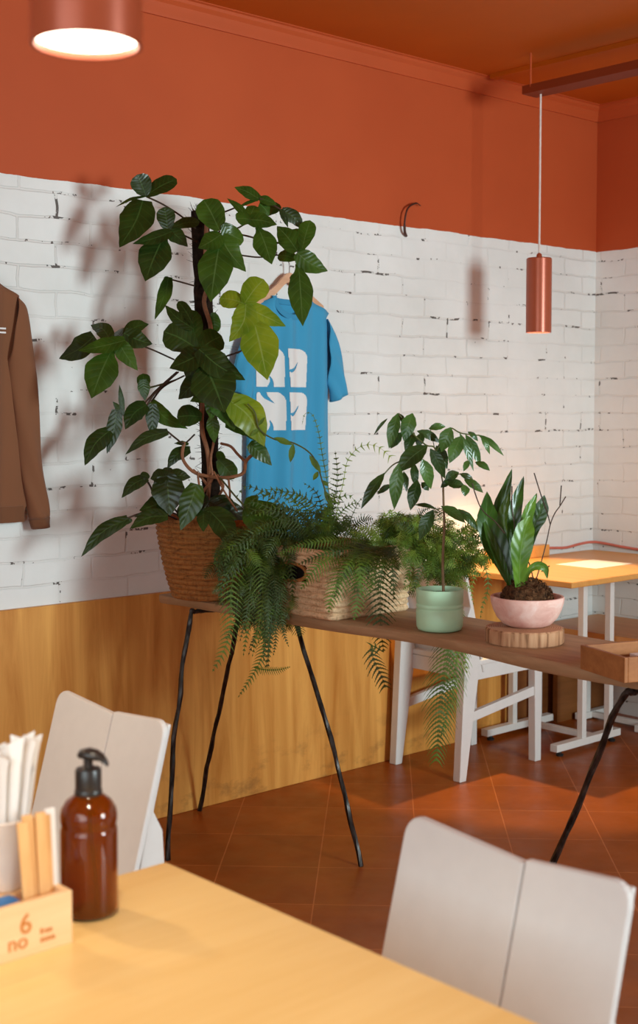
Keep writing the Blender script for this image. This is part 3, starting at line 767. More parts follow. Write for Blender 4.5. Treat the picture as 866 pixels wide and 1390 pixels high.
# cut the handle slot (outer rows and lining)
keep = [], [], []
for f, u, mi in zip(mb.f, mb.uv, mb.mi):
    c = sum((mb.v[i] for i in f), V((0, 0, 0))) / len(f)
    hz = c.z - PZ
    if len(f) == 4 and c.x < bx0 + .03 and abs(c.y - 2.875) < .062 and .105 < hz < .150: continue
    keep[0].append(f); keep[1].append(u); keep[2].append(mi)
mb.f, mb.uv, mb.mi = keep
obj('basket', mb, M['basket_pale'], B2, angle=60)
sl = [(2.875 + .066 * cos(a) * (1 if abs(cos(a)) < .99 else 1), PZ + .128 + .026 * sin(a)) for a in [2 * pi * k / 28 for k in range(29)]]
obj('handle_rim', MB().tube([(bx0 - .012, y, z) for y, z in sl], .0055, 6, False), M['basket_brown'], B2)
obj('soil', MB().box((bx0 + .016, by0 + .016, PZ + .03), (bx1 - .016, by1 - .016, PZ + .165)), M['soil'], B2, smooth=False)

R_ = random.Random(11)
def fr(pts, wpx, n, mat='fern', **kw):
    d = pts[0][2]
    return frond(B2, polyP(pts), wpx * .9 * d / FPX, int(n * (1.35 if kw.get('gap', 0) < .5 else 1)), mat, **kw)
FILL = {}
def fill(pts, wpx, n, mat='fern', **kw):
    """the small uncountable fronds, gathered by tone"""
    d = pts[0][2]
    frond(None, polyP(pts), wpx * d / FPX, n, mat, into=FILL.setdefault(mat, MB()), **kw)
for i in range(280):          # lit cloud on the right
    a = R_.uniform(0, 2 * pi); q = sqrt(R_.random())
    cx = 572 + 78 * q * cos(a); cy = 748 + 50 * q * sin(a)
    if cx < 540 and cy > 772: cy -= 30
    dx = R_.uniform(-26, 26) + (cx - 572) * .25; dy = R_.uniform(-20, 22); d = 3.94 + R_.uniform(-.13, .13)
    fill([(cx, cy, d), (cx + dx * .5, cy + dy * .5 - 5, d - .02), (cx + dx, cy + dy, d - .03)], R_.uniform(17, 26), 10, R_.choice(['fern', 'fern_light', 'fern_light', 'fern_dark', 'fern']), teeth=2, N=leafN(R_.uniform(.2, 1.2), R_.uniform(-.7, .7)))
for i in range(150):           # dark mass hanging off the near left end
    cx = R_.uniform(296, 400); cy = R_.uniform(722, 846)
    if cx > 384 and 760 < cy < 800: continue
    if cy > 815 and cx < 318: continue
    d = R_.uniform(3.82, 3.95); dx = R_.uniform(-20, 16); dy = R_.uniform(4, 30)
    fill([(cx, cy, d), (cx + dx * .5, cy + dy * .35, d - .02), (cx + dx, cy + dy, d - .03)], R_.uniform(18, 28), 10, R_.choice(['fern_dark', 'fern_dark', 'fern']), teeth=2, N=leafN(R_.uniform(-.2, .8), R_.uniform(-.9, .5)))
for i in range(100):           # row along the back of the basket
    cx = R_.uniform(338, 490); cy = R_.uniform(712, 748); d = R_.uniform(3.90, 4.02)
    dx = R_.uniform(-30, 30); dy = R_.uniform(-22, 10)
    fill([(cx, cy, d), (cx + dx * .5, cy + dy * .6 - 4, d), (cx + dx, cy + dy, d - .01)], R_.uniform(17, 26), 10, R_.choice(['fern', 'fern_dark']), teeth=2, N=leafN(R_.uniform(0, 1), R_.uniform(-.6, .6)))
for mt_, mb_ in FILL.items():
    o_ = obj('small_fronds', mb_, M[mt_], B2, angle=85); o_['kind'] = 'stuff'
# big front fronds over the lit side
fr([(500, 742, 3.86), (488, 748, 3.72), (466, 778, 3.63), (450, 812, 3.62), (446, 832, 3.63)], 62, 24, 'fern')
fr([(520, 742, 3.86), (522, 752, 3.74), (517, 790, 3.68), (516, 830, 3.67), (518, 862, 3.66), (521, 885, 3.62)], 66, 26, 'fern_dark', gap=.5)
fr([(480, 745, 3.84), (462, 750, 3.72), (430, 770, 3.64), (408, 800, 3.66)], 46, 22, 'fern')
fr([(505, 742, 3.86), (500, 750, 3.70), (488, 790, 3.64), (484, 826, 3.63), (480, 842, 3.63)], 56, 24, 'fern')
fr([(510, 740, 3.9), (480, 742, 3.74), (440, 752, 3.68), (404, 766, 3.70)], 34, 24, 'fern_dark')
fr([(515, 738, 3.9), (470, 733, 3.8), (420, 738, 3.76), (375, 752, 3.78)], 30, 26, 'fern')
fr([(521, 885, 3.62), (504, 877, 3.60), (508, 898, 3.59), (518, 918, 3.58), (523, 934, 3.58)], 34, 9, 'fern_dark', gap=.2, prof=lambda s: .4 + .6 * sin(pi * min(1, s * .9)))
# right hand lit boston fern cloud
for i in range(34):
    a = R_.uniform(-2.5, .75); rx = R_.uniform(.45, 1.0)
    ex = 570 + 92 * cos(a) * rx + R_.uniform(-8, 8); ey = 765 + 62 * sin(a) * rx + R_.uniform(-6, 8)
    if a > .2 and ex < 560: continue
    dd = R_.uniform(-.16, .16); ox = 548 + R_.uniform(-26, 34); oy = 752 + R_.uniform(-8, 12)
    mx = (ox + ex) / 2 + R_.uniform(-8, 8); my = min(oy, ey) - R_.uniform(4, 24) if sin(a) < .35 else (oy + ey) / 2 - 14
    my = max(my, 700)
    fr([(ox, oy, 3.96), (mx, my, 3.96 + dd * .6), (ex, ey, 3.94 + dd)], R_.uniform(20, 30), 20, R_.choice(['fern', 'fern', 'fern_light', 'fern_dark']), N=leafN(.6 + R_.uniform(-.3, .5), R_.uniform(-.5, .5)), teeth=3)
for ex, ey, d in ((600, 812, 3.86), (580, 800, 3.80), (560, 808, 3.78), (625, 800, 3.92), (640, 790, 3.98), (612, 795, 3.85), (548, 795, 3.76), (655, 785, 4.0), (590, 785, 3.8)):
    fr([(572 + R_.uniform(-20, 20), 755, 3.95), ((572 + ex) / 2 + 6, 752, d + .05), (ex, ey, d)], 26, 18, R_.choice(['fern', 'fern_dark']), teeth=3)
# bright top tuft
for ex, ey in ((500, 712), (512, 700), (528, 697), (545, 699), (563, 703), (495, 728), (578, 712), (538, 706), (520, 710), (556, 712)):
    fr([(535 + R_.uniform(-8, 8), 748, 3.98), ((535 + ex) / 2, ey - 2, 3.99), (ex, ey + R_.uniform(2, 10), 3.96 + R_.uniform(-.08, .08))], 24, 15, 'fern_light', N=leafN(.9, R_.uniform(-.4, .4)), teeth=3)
# dark hanging mass at the near left end of the basket
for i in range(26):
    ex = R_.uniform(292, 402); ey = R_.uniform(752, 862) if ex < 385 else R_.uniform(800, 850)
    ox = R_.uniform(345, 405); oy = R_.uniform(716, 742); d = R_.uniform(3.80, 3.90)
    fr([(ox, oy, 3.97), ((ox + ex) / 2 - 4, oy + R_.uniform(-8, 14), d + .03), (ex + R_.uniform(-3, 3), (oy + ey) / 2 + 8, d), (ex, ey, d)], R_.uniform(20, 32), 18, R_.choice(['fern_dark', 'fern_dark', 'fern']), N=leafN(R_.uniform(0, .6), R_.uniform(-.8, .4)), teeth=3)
# long tips that hang below the plank
fr([(345, 735, 3.95), (325, 748, 3.86), (314, 800, 3.80), (313, 850, 3.79), (303, 885, 3.79), (288, 912, 3.79)], 46, 30, 'fern', gap=.6)
fr([(360, 730, 3.95), (352, 760, 3.82), (360, 820, 3.79), (362, 860, 3.79), (352, 900, 3.79), (323, 947, 3.79)], 34, 36, 'fern', gap=.3)
fr([(345, 906, 3.79), (360, 909, 3.78), (378, 909, 3.78), (394, 905, 3.78)], 15, 14, 'fern', start=.02)
fr([(365, 735, 3.94), (372, 780, 3.80), (374, 840, 3.79), (374, 870, 3.79), (371, 890, 3.79)], 26, 32, 'fern_dark')
fr([(372, 740, 3.94), (380, 790, 3.80), (382, 840, 3.79), (386, 862, 3.79), (392, 878, 3.79)], 24, 30, 'fern_dark')
fr([(350, 740, 3.94), (342, 800, 3.80), (350, 845, 3.79), (346, 862, 3.79), (338, 880, 3.79)], 26, 30, 'fern_dark')
for i in range(16):
    ox = R_.uniform(345, 395); ex = ox + R_.uniform(-45, 8); ey = R_.uniform(850, 915); d = R_.uniform(3.76, 3.81)
    fr([(ox, 738, 3.95), (ox - 4, 770, 3.83), ((ox + ex) / 2, (800 + ey) / 2 - 10, d), (ex, ey, d)], R_.uniform(18, 26), 22, R_.choice(['fern', 'fern_dark', 'fern_dark']), gap=.3, N=leafN(R_.uniform(0, .4), R_.uniform(-.5, .3)))
for i in range(10):
    ox = R_.uniform(480, 540); ex = ox - R_.uniform(0, 60); ey = R_.uniform(775, 815); d = R_.uniform(3.62, 3.68)
    fr([(ox, 742, 3.88), (ox - 8, 748, 3.73), ((ox + ex) / 2 - 4, 766, d), (ex, ey, d)], R_.uniform(30, 44), 20, R_.choice(['fern', 'fern_dark']), gap=.1)
# upper sparse arching fronds in front of the shirt
for pts, w, n in (([(440, 738, 3.95), (450, 700, 3.97), (458, 650, 3.98), (455, 612, 4.0)], 30, 16),
                  ([(450, 738, 3.95), (430, 690, 3.97), (395, 668, 3.98), (350, 675, 3.96), (336, 690, 3.95)], 26, 18),
                  ([(430, 735, 3.95), (405, 700, 3.96), (375, 690, 3.94), (345, 700, 3.92)], 30, 18),
                  ([(425, 735, 3.95), (400, 680, 3.99), (372, 664, 4.0), (345, 672, 4.0)], 20, 16),
                  ([(436, 735, 3.95), (445, 690, 3.9), (470, 672, 3.88), (484, 682, 3.88)], 20, 12),
                  ([(428, 735, 3.95), (420, 690, 4.0), (400, 672, 4.0), (378, 690, 4.0)], 24, 14),
                  ([(440, 735, 3.95), (438, 700, 4.0), (430, 670, 4.02), (412, 655, 4.02)], 22, 14),
                  ([(450, 738, 3.95), (462, 715, 3.9), (470, 700, 3.88), (468, 728, 3.85)], 24, 12),
                  ([(420, 738, 3.94), (395, 725, 3.88), (365, 722, 3.85), (338, 736, 3.85)], 30, 20),
                  ([(430, 740, 3.94), (410, 715, 3.88), (385, 705, 3.86), (352, 715, 3.86)], 28, 20)):
    fr(pts, w, n, R_.choice(['fern', 'fern_dark']), gap=.9, teeth=3)
fr([(455, 735, 3.95), (458, 690, 3.96), (466, 655, 3.97), (472, 625, 3.98), (490, 606, 3.98), (512, 606, 3.97), (532, 622, 3.96)], 20, 20, 'fern_light', gap=1.3, prof=lambda s: .25 + .75 * s if s > .55 else .35)
fr([(450, 735, 3.95), (448, 680, 3.96), (438, 620, 3.97), (432, 585, 3.97), (424, 563, 3.97), (414, 562, 3.97), (410, 576, 3.97)], 15, 24, 'fern', gap=1.4)
fr([(465, 735, 3.95), (478, 700, 3.94), (488, 680, 3.93), (498, 672, 3.93)], 12, 10, 'fern_dark', gap=1.5, teeth=2)
for i in range(16):
    ox = R_.uniform(395, 462); ex = R_.uniform(336, 492); ey = R_.uniform(655, 705); d = R_.uniform(3.90, 4.04)
    fr([(ox, 738, 3.95), ((ox + ex) / 2 + R_.uniform(-8, 8), (738 + ey) / 2 - 14, d), (ex, ey, d), (ex + (ex - ox) * .25, ey + R_.uniform(2, 20), d - .02)], R_.uniform(16, 24), 16, R_.choice(['fern', 'fern_dark', 'fern_dark']), gap=.7, teeth=3)
# slender climbing shoot with small leaves
vm = spline(polyP([(452, 735, 3.97), (447, 690, 3.98), (438, 655, 3.99), (425, 620, 4.0), (400, 602, 4.0), (372, 596, 4.0), (352, 582, 4.0), (346, 560, 4.0), (336, 548, 4.0)]))
vt = obj('vine_stem', MB().tube(vm, .0025, 6), M['stem_green'], B2)
for bx, by, tx, ty, w in ((372, 594, 398, 604, 9), (398, 602, 394, 628, 9), (420, 618, 436, 642, 9), (432, 640, 425, 652, 7), (440, 665, 452, 690, 8), (445, 690, 436, 705, 7), (352, 582, 340, 592, 6), (350, 578, 360, 566, 5), (446, 700, 458, 716, 7), (436, 652, 446, 660, 6)):
    lm = MB(); A, B = P(bx, by, 4.0), P(tx, ty, 3.99); blade(lm, [A, (A + B) / 2, B], w * 4.0 / FPX, leafN(.3), 'o'); obj('leaf', lm, M['fern'], vt)
# tails at the right: thin trailing shoots and one long frond hanging behind the plank
fr([(625, 765, 4.0), (646, 758, 3.98), (660, 775, 3.96), (662, 800, 3.96), (655, 822, 3.96), (652, 840, 3.96)], 15, 16, 'fern', gap=.8)
fr([(620, 760, 4.0), (636, 755, 3.98), (645, 775, 3.97), (640, 800, 3.97), (643, 822, 3.97)], 13, 14, 'fern_light', gap=.8)
fr([(596, 805, 3.95), (612, 822, 3.92), (616, 850, 3.90), (608, 890, 3.87), (600, 935, 3.86), (596, 985, 3.85), (592, 1034, 3.85)], 62, 26, 'fern', gap=.1, teeth=6, prof=lambda s: .75 + .35 * sin(pi * s) - .75 * max(0, s - .45), curl=.6)
fr([(600, 812, 3.95), (618, 830, 3.90), (622, 865, 3.88), (618, 915, 3.87), (610, 960, 3.86), (598, 1000, 3.86)], 46, 24, 'fern_light', gap=.2, curl=.7)
fr([(612, 812, 3.95), (626, 840, 3.90), (630, 880, 3.88), (634, 915, 3.87)], 22, 16, 'fern_light', gap=.6, curl=.5)

# ------------------------------------------------------------------ small tree in the mint pot
TC = V((2.632, 2.415, PZ))
tree = thing('potted_tree', 'slender young tree in a mint green pot beside the fern basket', 'plant', TC)
r = .064
prof = [(.001, .001), (r - .012, .001), (r - .005, .004), (r - .001, .012), (r, .03), (r, .058), (r - .002, .060), (r - .002, .063), (r, .065), (r, .070), (r - .002, .072), (r - .002, .075), (r, .077), (r + .0005, .109), (r - .001, .113), (r - .004, .113), (r - .006, .109), (r - .006, .098), (.001, .098)]
obj('pot', MB().lathe(prof, TC, 64), M['mint'], tree, angle=50)
obj('soil', MB().lathe([(r - .007, .0985), (.02, .101), (.001, .102)], TC, 32), M['soil'], tree)
td = 3.53
obj('stem', MB().tube(spline(polyP([(602, 808, td), (601, 760, td), (603, 715, td), (602, 680, td), (601.5, 655, td)])), [.0042 - .00006 * i for i in range(25)], 8), M['stem_tan'], tree)
def twig(path, r=.0016, m='stem_green'):
    return obj('branch', MB().tube(spline(polyP(path)), r, 6), M[m], tree)
twig([(601.5, 657, td), (596, 630, td - .02), (590, 608, td - .05), (578, 604, td - .08), (560, 588, td - .12), (541, 561, td - .14)], .0021)
twig([(592, 612, td - .04), (606, 590, td), (612, 581, td + .02), (626, 588, td + .05), (650, 591, td + .1)], .0019)
twig([(578, 605, td - .08), (555, 622, td - .16), (535, 630, td - .2), (520, 645, td - .22)], .0018)
twig([(536, 655, td - .2), (528, 658, td - .2), (512, 668, td - .2)], .0012)
twig([(601.5, 662, td), (612, 652, td - .03), (625, 643, td - .05), (640, 650, td - .06)], .0015)
twig([(602, 690, td), (592, 691, td - .03), (575, 687, td - .05), (563, 685, td - .06)], .0014)
twig([(602, 688, td), (612, 690, td), (630, 697, td + .03)], .0014)
twig([(590, 610, td - .04), (586, 590, td - .02), (584, 582, td)], .0011)
twig([(603, 690, td), (594, 696, td - .03), (588, 692, td - .04)], .0012)
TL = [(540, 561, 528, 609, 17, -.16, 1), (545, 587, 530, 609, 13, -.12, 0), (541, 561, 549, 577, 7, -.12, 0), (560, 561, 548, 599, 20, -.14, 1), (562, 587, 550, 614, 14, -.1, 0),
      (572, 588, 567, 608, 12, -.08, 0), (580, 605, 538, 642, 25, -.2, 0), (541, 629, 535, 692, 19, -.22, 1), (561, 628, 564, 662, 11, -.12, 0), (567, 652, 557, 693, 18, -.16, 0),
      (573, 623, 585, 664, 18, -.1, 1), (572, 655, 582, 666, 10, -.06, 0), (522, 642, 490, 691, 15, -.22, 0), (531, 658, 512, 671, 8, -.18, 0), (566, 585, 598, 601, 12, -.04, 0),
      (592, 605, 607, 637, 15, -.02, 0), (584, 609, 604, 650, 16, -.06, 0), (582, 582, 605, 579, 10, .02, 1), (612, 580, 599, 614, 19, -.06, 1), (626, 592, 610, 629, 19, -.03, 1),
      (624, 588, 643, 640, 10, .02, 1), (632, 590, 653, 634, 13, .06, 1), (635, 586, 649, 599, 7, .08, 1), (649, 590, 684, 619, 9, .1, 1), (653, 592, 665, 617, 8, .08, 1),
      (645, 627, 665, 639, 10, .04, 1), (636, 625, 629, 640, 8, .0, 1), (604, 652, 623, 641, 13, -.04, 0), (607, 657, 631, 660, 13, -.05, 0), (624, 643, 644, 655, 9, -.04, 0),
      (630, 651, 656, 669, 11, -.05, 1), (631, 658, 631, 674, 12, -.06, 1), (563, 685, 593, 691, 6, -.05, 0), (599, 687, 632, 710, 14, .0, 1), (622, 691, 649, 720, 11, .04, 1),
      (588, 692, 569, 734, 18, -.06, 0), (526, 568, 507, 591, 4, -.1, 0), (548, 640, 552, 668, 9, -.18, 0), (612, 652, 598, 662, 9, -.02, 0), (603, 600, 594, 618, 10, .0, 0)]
for bx, by, tx, ty, w, dd, br in TL:
    d = td + dd; A = P(bx, by, d); B = P(tx, ty, d + random.uniform(-.03, .02))
    mb = MB(); mid = (A + B) / 2 + V((0, 0, 1)) * (A - B).length * .06 + TOCAM * .006
    blade(mb, [A, mid, B], w * d / FPX * 1.08, leafN(.3, random.uniform(-.3, .3)), 'o', fold=.2, n=12, m=4, droop=.05)
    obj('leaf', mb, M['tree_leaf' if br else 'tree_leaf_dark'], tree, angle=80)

# ------------------------------------------------------------------ strap-leaved plant in pink bowl on log slice
LC = V((2.655, 2.140, PZ))
lg = thing('log_slice', 'round slice of pale log standing under the pink bowl', 'log slice', LC)
wobl = lambda u, z: 1 + .03 * mnoise.noise(V((cos(u * 2 * pi) * 1.6, sin(u * 2 * pi) * 1.6, 2))) + .012 * mnoise.noise(V((cos(u * 2 * pi) * 9, sin(u * 2 * pi) * 9, 5)))
lr = .100
obj('bark', MB().lathe([(.001, .001), (lr - .003, .001), (lr, .004), (lr, .036), (lr - .004, .040)], LC, 90, wobl), M['bark'], lg)
obj('cut_face', MB().lathe([(lr - .004, .040), (lr * .6, .041), (.001, .041)], LC, 90, wobl), M['rings'], lg)
BZ = PZ + .0415
BCt = V((2.668, 2.143, BZ))
bowl = thing('potted_aspidistra', 'strap-leaved plant with root ball in a pale pink bowl', 'plant', BCt)
rb = .0955
prof = [(.001, .0), (.048, .0), (.062, .006), (.078, .022), (.088, .042), (.094, .062), (rb, .073), (rb - .002, .077), (rb - .008, .077), (rb - .011, .073), (rb - .018, .055), (.055, .045), (.001, .045)]
obj('bowl', MB().lathe(prof, BCt, 64, lambda u, z: 1 + .008 * sin(u * 2 * pi * 2 + 1)), M['pink'], bowl, angle=50)
mb = MB(); rows = []
for i in range(17):
    ph = i / 16 * pi / 2; rows.append([])
    for k in range(40):
        a = 2 * pi * k / 40; q = V((cos(a) * cos(ph) * .068, sin(a) * cos(ph) * .068, .055 + .062 * sin(ph) ** .9))
        q *= 1 + .10 * mnoise.noise(q * 45) + .06 * mnoise.noise(q * 110); q.x -= .004; rows[-1].append(BCt + q)
mb.grid(rows, closed=True)
for i in range(160):
    a = random.uniform(0, 2 * pi); ph = random.uniform(.1, 1.4); q = V((cos(a) * cos(ph) * .069, sin(a) * cos(ph) * .069, .055 + .063 * sin(ph)))
    t_ = V((-sin(a), cos(a), random.uniform(-.6, .6))) * random.uniform(.008, .02)
    mb.tube([BCt + q - t_, BCt + q * 1.05 + V((0, 0, .002)), BCt + q + t_], [.0006, .0014, .0006], 4, False)
obj('root_ball', mb, M['root'], bowl)
ad = 3.405
AL = [('strap_leaf_dark', [(699, 800, 0), (680, 758, .02), (662, 712, .02), (661, 667, .0)], 30, 'l'),
      ('strap_leaf_dark', [(700, 800, .03), (685, 745, .05), (679, 700, .05), (695, 636, .04)], 22, 'l'),
      ('strap_leaf', [(696, 765, .02), (687, 725, .03), (684, 700, .03), (690, 670, .03)], 15, 'l'),
      ('strap_leaf_dark', [(698, 780, .0), (697, 735, .0), (699, 690, .0), (711, 646, .02)], 17, 'l'),
      ('strap_leaf', [(705, 802, -.03), (706, 760, -.045), (711, 725, -.045), (720, 700, -.03)], 25, 'l'),
      ('strap_leaf', [(703, 775, .0), (710, 728, -.01), (716, 698, -.01), (729, 669, .0)], 15, 'l'),
      ('strap_leaf_dark', [(712, 760, .03), (724, 715, .03), (733, 694, .03), (739, 672, .03)], 20, 'l'),
      ('strap_leaf', [(710, 796, -.03), (718, 775, -.045), (730, 768, -.05), (740, 772, -.05), (743, 786, -.05)], 10, 'l'),
      ('strap_leaf_dark', [(694, 800, -.01), (683, 772, -.01), (668, 738, .0), (654, 700, .02)], 12, 'l')]
for mt, ax, w, pr in AL:
    mb = MB(); blade(mb, [P(x, y, ad + dd) for x, y, dd in ax], w * ad / FPX * 1.2, leafN(.15, random.uniform(-.35, .35)), pr, fold=.3, n=18, m=6)
    obj('leaf', mb, M[mt], bowl, angle=80)
for path in ([(726, 793, 0), (735, 762, .0), (742, 735, .0), (747, 712, .0), (753, 697, .0), (760, 687, .0), (768, 674, .0)], [(747, 712, 0), (743, 697, 0), (736, 677, -.01), (729, 655, -.01), (725, 642, -.01)],
             [(760, 686, 0), (761, 672, 0), (762, 659, 0)], [(713, 752, .0), (720, 770, .0), (725, 792, 0)], [(735, 776, 0), (742, 771, .0), (746, 768, 0)],
             [(685, 724, -.06), (672, 708, -.07), (660, 698, -.07), (652, 688, -.07), (645, 670, -.07), (641, 656, -.07)], [(700, 770, -.02), (699, 720, -.02), (695, 690, -.02), (695, 660, -.01)], [(704, 760, .02), (705, 710, .02), (702, 684, .02)]):
    obj('twig', MB().tube(spline([P(x, y, ad + dd) for x, y, dd in path]), .0016, 6), M['stem_dark'], bowl)

# ------------------------------------------------------------------ wooden tray with cards
P0 = V((2.462, 1.822, PZ + .003)); ang = radians(-20)
ex = V((cos(ang), sin(ang), 0)); ey = V((sin(ang), -cos(ang), 0)) # along the tray / across towards the camera side
def tb(lo, hi):
    a, b, c = lo; d, e, f = hi; q = [(a, b), (d, b), (d, e), (a, e)]
    return MB().hexa([P0 + ex * u + ey * v + V((0, 0, c)) for u, v in q], [P0 + ex * u + ey * v + V((0, 0, f)) for u, v in q])
tr = thing('wooden_tray', 'shallow brown wooden tray with paper cards on the plank end', 'tray', P0)
TL_, TW_, TH_ = .30, .172, .056
obj('bottom', tb((.008, .008, 0), (TL_ - .008, TW_ - .008, .007)), M['tray_wood'], tr, smooth=False)
obj('side', tb((0, 0, 0), (.010, TW_, TH_)), M['tray_wood'], tr, bevel=.0015, smooth=False)
obj('side', tb((TL_ - .010, 0, 0), (TL_, TW_, TH_)), M['tray_wood'], tr, bevel=.0015, smooth=False)
obj('side', tb((.010, 0, 0), (TL_ - .010, .010, TH_)), M['tray_wood'], tr, bevel=.0015, smooth=False)
obj('side', tb((.010, TW_ - .010, 0), (TL_ - .010, TW_, TH_)), M['tray_wood'], tr, bevel=.0015, smooth=False)
for k in range(3):
    z = .0072 + .009 * k
    tag(obj('paper_card', tb((.09 + .012 * k, .055 - .012 * k, z), (.19 + .012 * k, .14 - .012 * k, z + .0085)), M['paper'], smooth=False), 'stack of white paper cards lying in the wooden tray', 'card', 'cards in the wooden tray')

# ------------------------------------------------------------------ t-shirt, hanger, sweatshirt
SY = WY - .030
SX = 3.160
def fold(x, z, k=1.0, seed=0):
    return (.015 * sin(x * 34 + 2.4 * z + 2 * sin(z * 3) + seed) * (.30 + .70 * max(0, min(1, (1.75 - z) / .6))) + .007 * sin(x * 74 - 3 * z + seed * 2) + .010 * mnoise.noise(V((x * 7, z * 3.2, seed)))) * k
shirt = thing('t_shirt', 'blue t-shirt with white lettering hanging on the white brick wall', 't-shirt', (SX, SY, .92))
SH, SHEM = 1.812, .925
def side_w(z):     # half width of the body at height z
    return interp([(.925, .200), (1.20, .196), (1.45, .192), (1.60, .198), (1.70, .198), (1.78, .17), (1.85, .08)], z)
def top_z(u, front=True):
    ax = abs(u) * .200
    sh = 1.806 - max(0, ax - .075) * .42
    if ax < .082:
        return (1.806 - (.070 if front else .016) * sqrt(max(0, 1 - (ax / .082) ** 2)))
    return sh
def sheet(front):
    rows = []; nx, nz = 56, 44
    for j in range(nz + 1):
        r = []
        for i in range(nx + 1):
            u = i / nx * 2 - 1; zt_ = top_z(u, front); z = SHEM + (zt_ - SHEM) * j / nz
            hw = side_w(z) if j < nz else .200
            hw = min(hw, .2 + 0 * z) if z > 1.6 else hw
            x = SX + u * hw
            bulge = .020 * sqrt(max(0, 1 - u * u)) * (1 if front else .0) + .003
            yy = SY - bulge - fold(x, z) * (1 - u ** 8) * .9 if front else SY + .014 - .3 * fold(x, z) * (1 - u ** 8)
            if abs(u) > .999: yy = SY + .004
            r.append(V((x, yy, z + .004 * sin(x * 26 + (0 if front else 1.5)) * (1 - j / nz))))
        rows.append(r)
    return rows
mb = MB(); mb.grid(sheet(True)); b_ = sheet(False); mb.grid([r[::-1] for r in b_])
obj('body', mb, M['blue_cloth'], shirt, angle=80, solid=.0015)
def sleeve(s, wob):
    top = V((SX + s * .178, SY - .004, 1.735)); low = V((SX + s * .178, SY - .004, 1.50))
    cu_o = V((SX + s * .272, SY - .006, 1.462)); cu_i = V((SX + s * .200, SY - .006, 1.425))
    rows = []; n = 9
    for k in range(n + 1):
        t = k / n
        a = top.lerp(cu_o, t) + V((s * .018 * sin(pi * t), 0, .012 * sin(pi * t))); b = low.lerp(cu_i, t)
        r = []
        for q in range(28):
            an = 2 * pi * q / 28; m = (cos(an) + 1) / 2
            p = a.lerp(b, m) + V((0, 1, 0)) * sin(an) * (.018 + .010 * t) * -1
            p.y = min(p.y - .010 - wob * .006 * sin(m * 12 + t * 5), SY + .016)
            r.append(p)
        rows.append(r)
    mb = MB(); mb.grid(rows if s > 0 else [r[::-1] for r in rows], closed=True)
    return obj('sleeve', mb, M['blue_cloth'], shirt, angle=80, solid=.0015)
sleeve(1, 1); sleeve(-1, 1)
nk = [V((SX + cos(a) * .084, SY - .016 - .010 * abs(sin(a)) , 1.806 - .074 * abs(sin(a)))) for a in [pi * k / 24 for k in range(25)]]
nkb = [V((SX + cos(a) * .084, SY + .010, 1.806 - .018 * abs(sin(a)))) for a in [pi * k / 24 for k in range(25)]]
def band(path, w, m, th=.004):
    rows = []
    for i, p in enumerate(path):
        d = (path[min(i + 1, len(path) - 1)] - path[max(i - 1, 0)]).normalized(); nrm = V((0, -1, 0)); sd = d.cross(nrm).normalized()
        rows.append([p + sd * w * .5 + nrm * th, p + nrm * th * 1.8, p - sd * w * .5 + nrm * th, p - sd * w * .5 - nrm * th * .3, p + sd * w * .5 - nrm * th * .3])
    mb = MB(); mb.grid(rows, closed=True); return obj('collar', mb, M[m], shirt)
band(nk, .020, 'blue_rib'); band(nkb, .020, 'blue_rib')
# screen print: two rows of the letters n and a as white blocks with leaf-shaped cuts
def front_y(x, z):
    u = (x - SX) / side_w(z)
    return SY - .020 * sqrt(max(0, 1 - u * u)) - .003 - fold(x, z) * (1 - u ** 8) * .9
gx0, gx1, gz1 = SX - .168, SX + .072, 1.618
cell = .0024
def leafcut(px_, pz_, ax, az, bx, bz, w):
    """inside a pointed sliver from a to b"""
    dx, dz = bx - ax, bz - az; L = sqrt(dx * dx + dz * dz); t = ((px_ - ax) * dx + (pz_ - az) * dz) / (L * L)
    if t < 0 or t > 1: return False
    q = ((px_ - ax) * dz - (pz_ - az) * dx) / L + .12 * L * sin(pi * t)
    return abs(q) < w * (1 - t) ** .8
def inprint(x, z):
    W = gx1 - gx0; u = (x - gx0) / W; zz = gz1 - z
    for row in (0, 1):
        y0 = .158 * row; h = .138
        v = (zz - y0) / h
        if 0 <= v <= 1:
            # letter n
            if .0 <= u <= .53 - .02 * v:
                if u < .05 + .0 and v < .10 and (u / .05 - 1) ** 2 + (v / .1 - 1) ** 2 > 1: return False
                if u > .40 and v < .35 and u > .40 + .13 * sqrt(max(0, 1 - ((.35 - v) / .35) ** 2)): return False
                if leafcut(u, v, .13, -.03, .36, .30, .06): return False
                if leafcut(u, v, .25, 1.05, .24, .72, .07): return False
                return True
            # letter a
            e = .57 + .02 * v
            if e <= u <= 1:
                R1 = .30
                if u > 1 - R1 * .55 and v < R1:
                    if ((u - (1 - R1 * .55)) / (R1 * .55)) ** 2 + ((R1 - v) / R1) ** 2 > 1: return False
                if u > .985 - .03 * v and False: return False
                if leafcut(u, v, e, .60, .82, .34, .05): return False
                return u < 1.0 - .04 * v
    return False
mb = MB(); idx = {}
nxp = int((gx1 - gx0) / cell); nzp = int(.30 / cell)
for i in range(nxp):
    for j in range(nzp):
        x = gx0 + (i + .5) * cell; z = gz1 - (j + .5) * cell
        if inprint(x, z):
            q = []
            for a, b in ((i, j), (i, j + 1), (i + 1, j + 1), (i + 1, j)):
                if (a, b) not in idx:
                    xx, z2 = gx0 + a * cell, gz1 - b * cell
                    idx[(a, b)] = mb.pt((xx, front_y(xx, z2) - .0028, z2))
                q.append(idx[(a, b)])
            mb.face(q)
obj('printed_lettering', mb, M['print'], shirt)
hg = thing('clothes_hanger', 'pale wooden clothes hanger holding the blue t-shirt', 'hanger', (SX, SY - .006, 1.84))
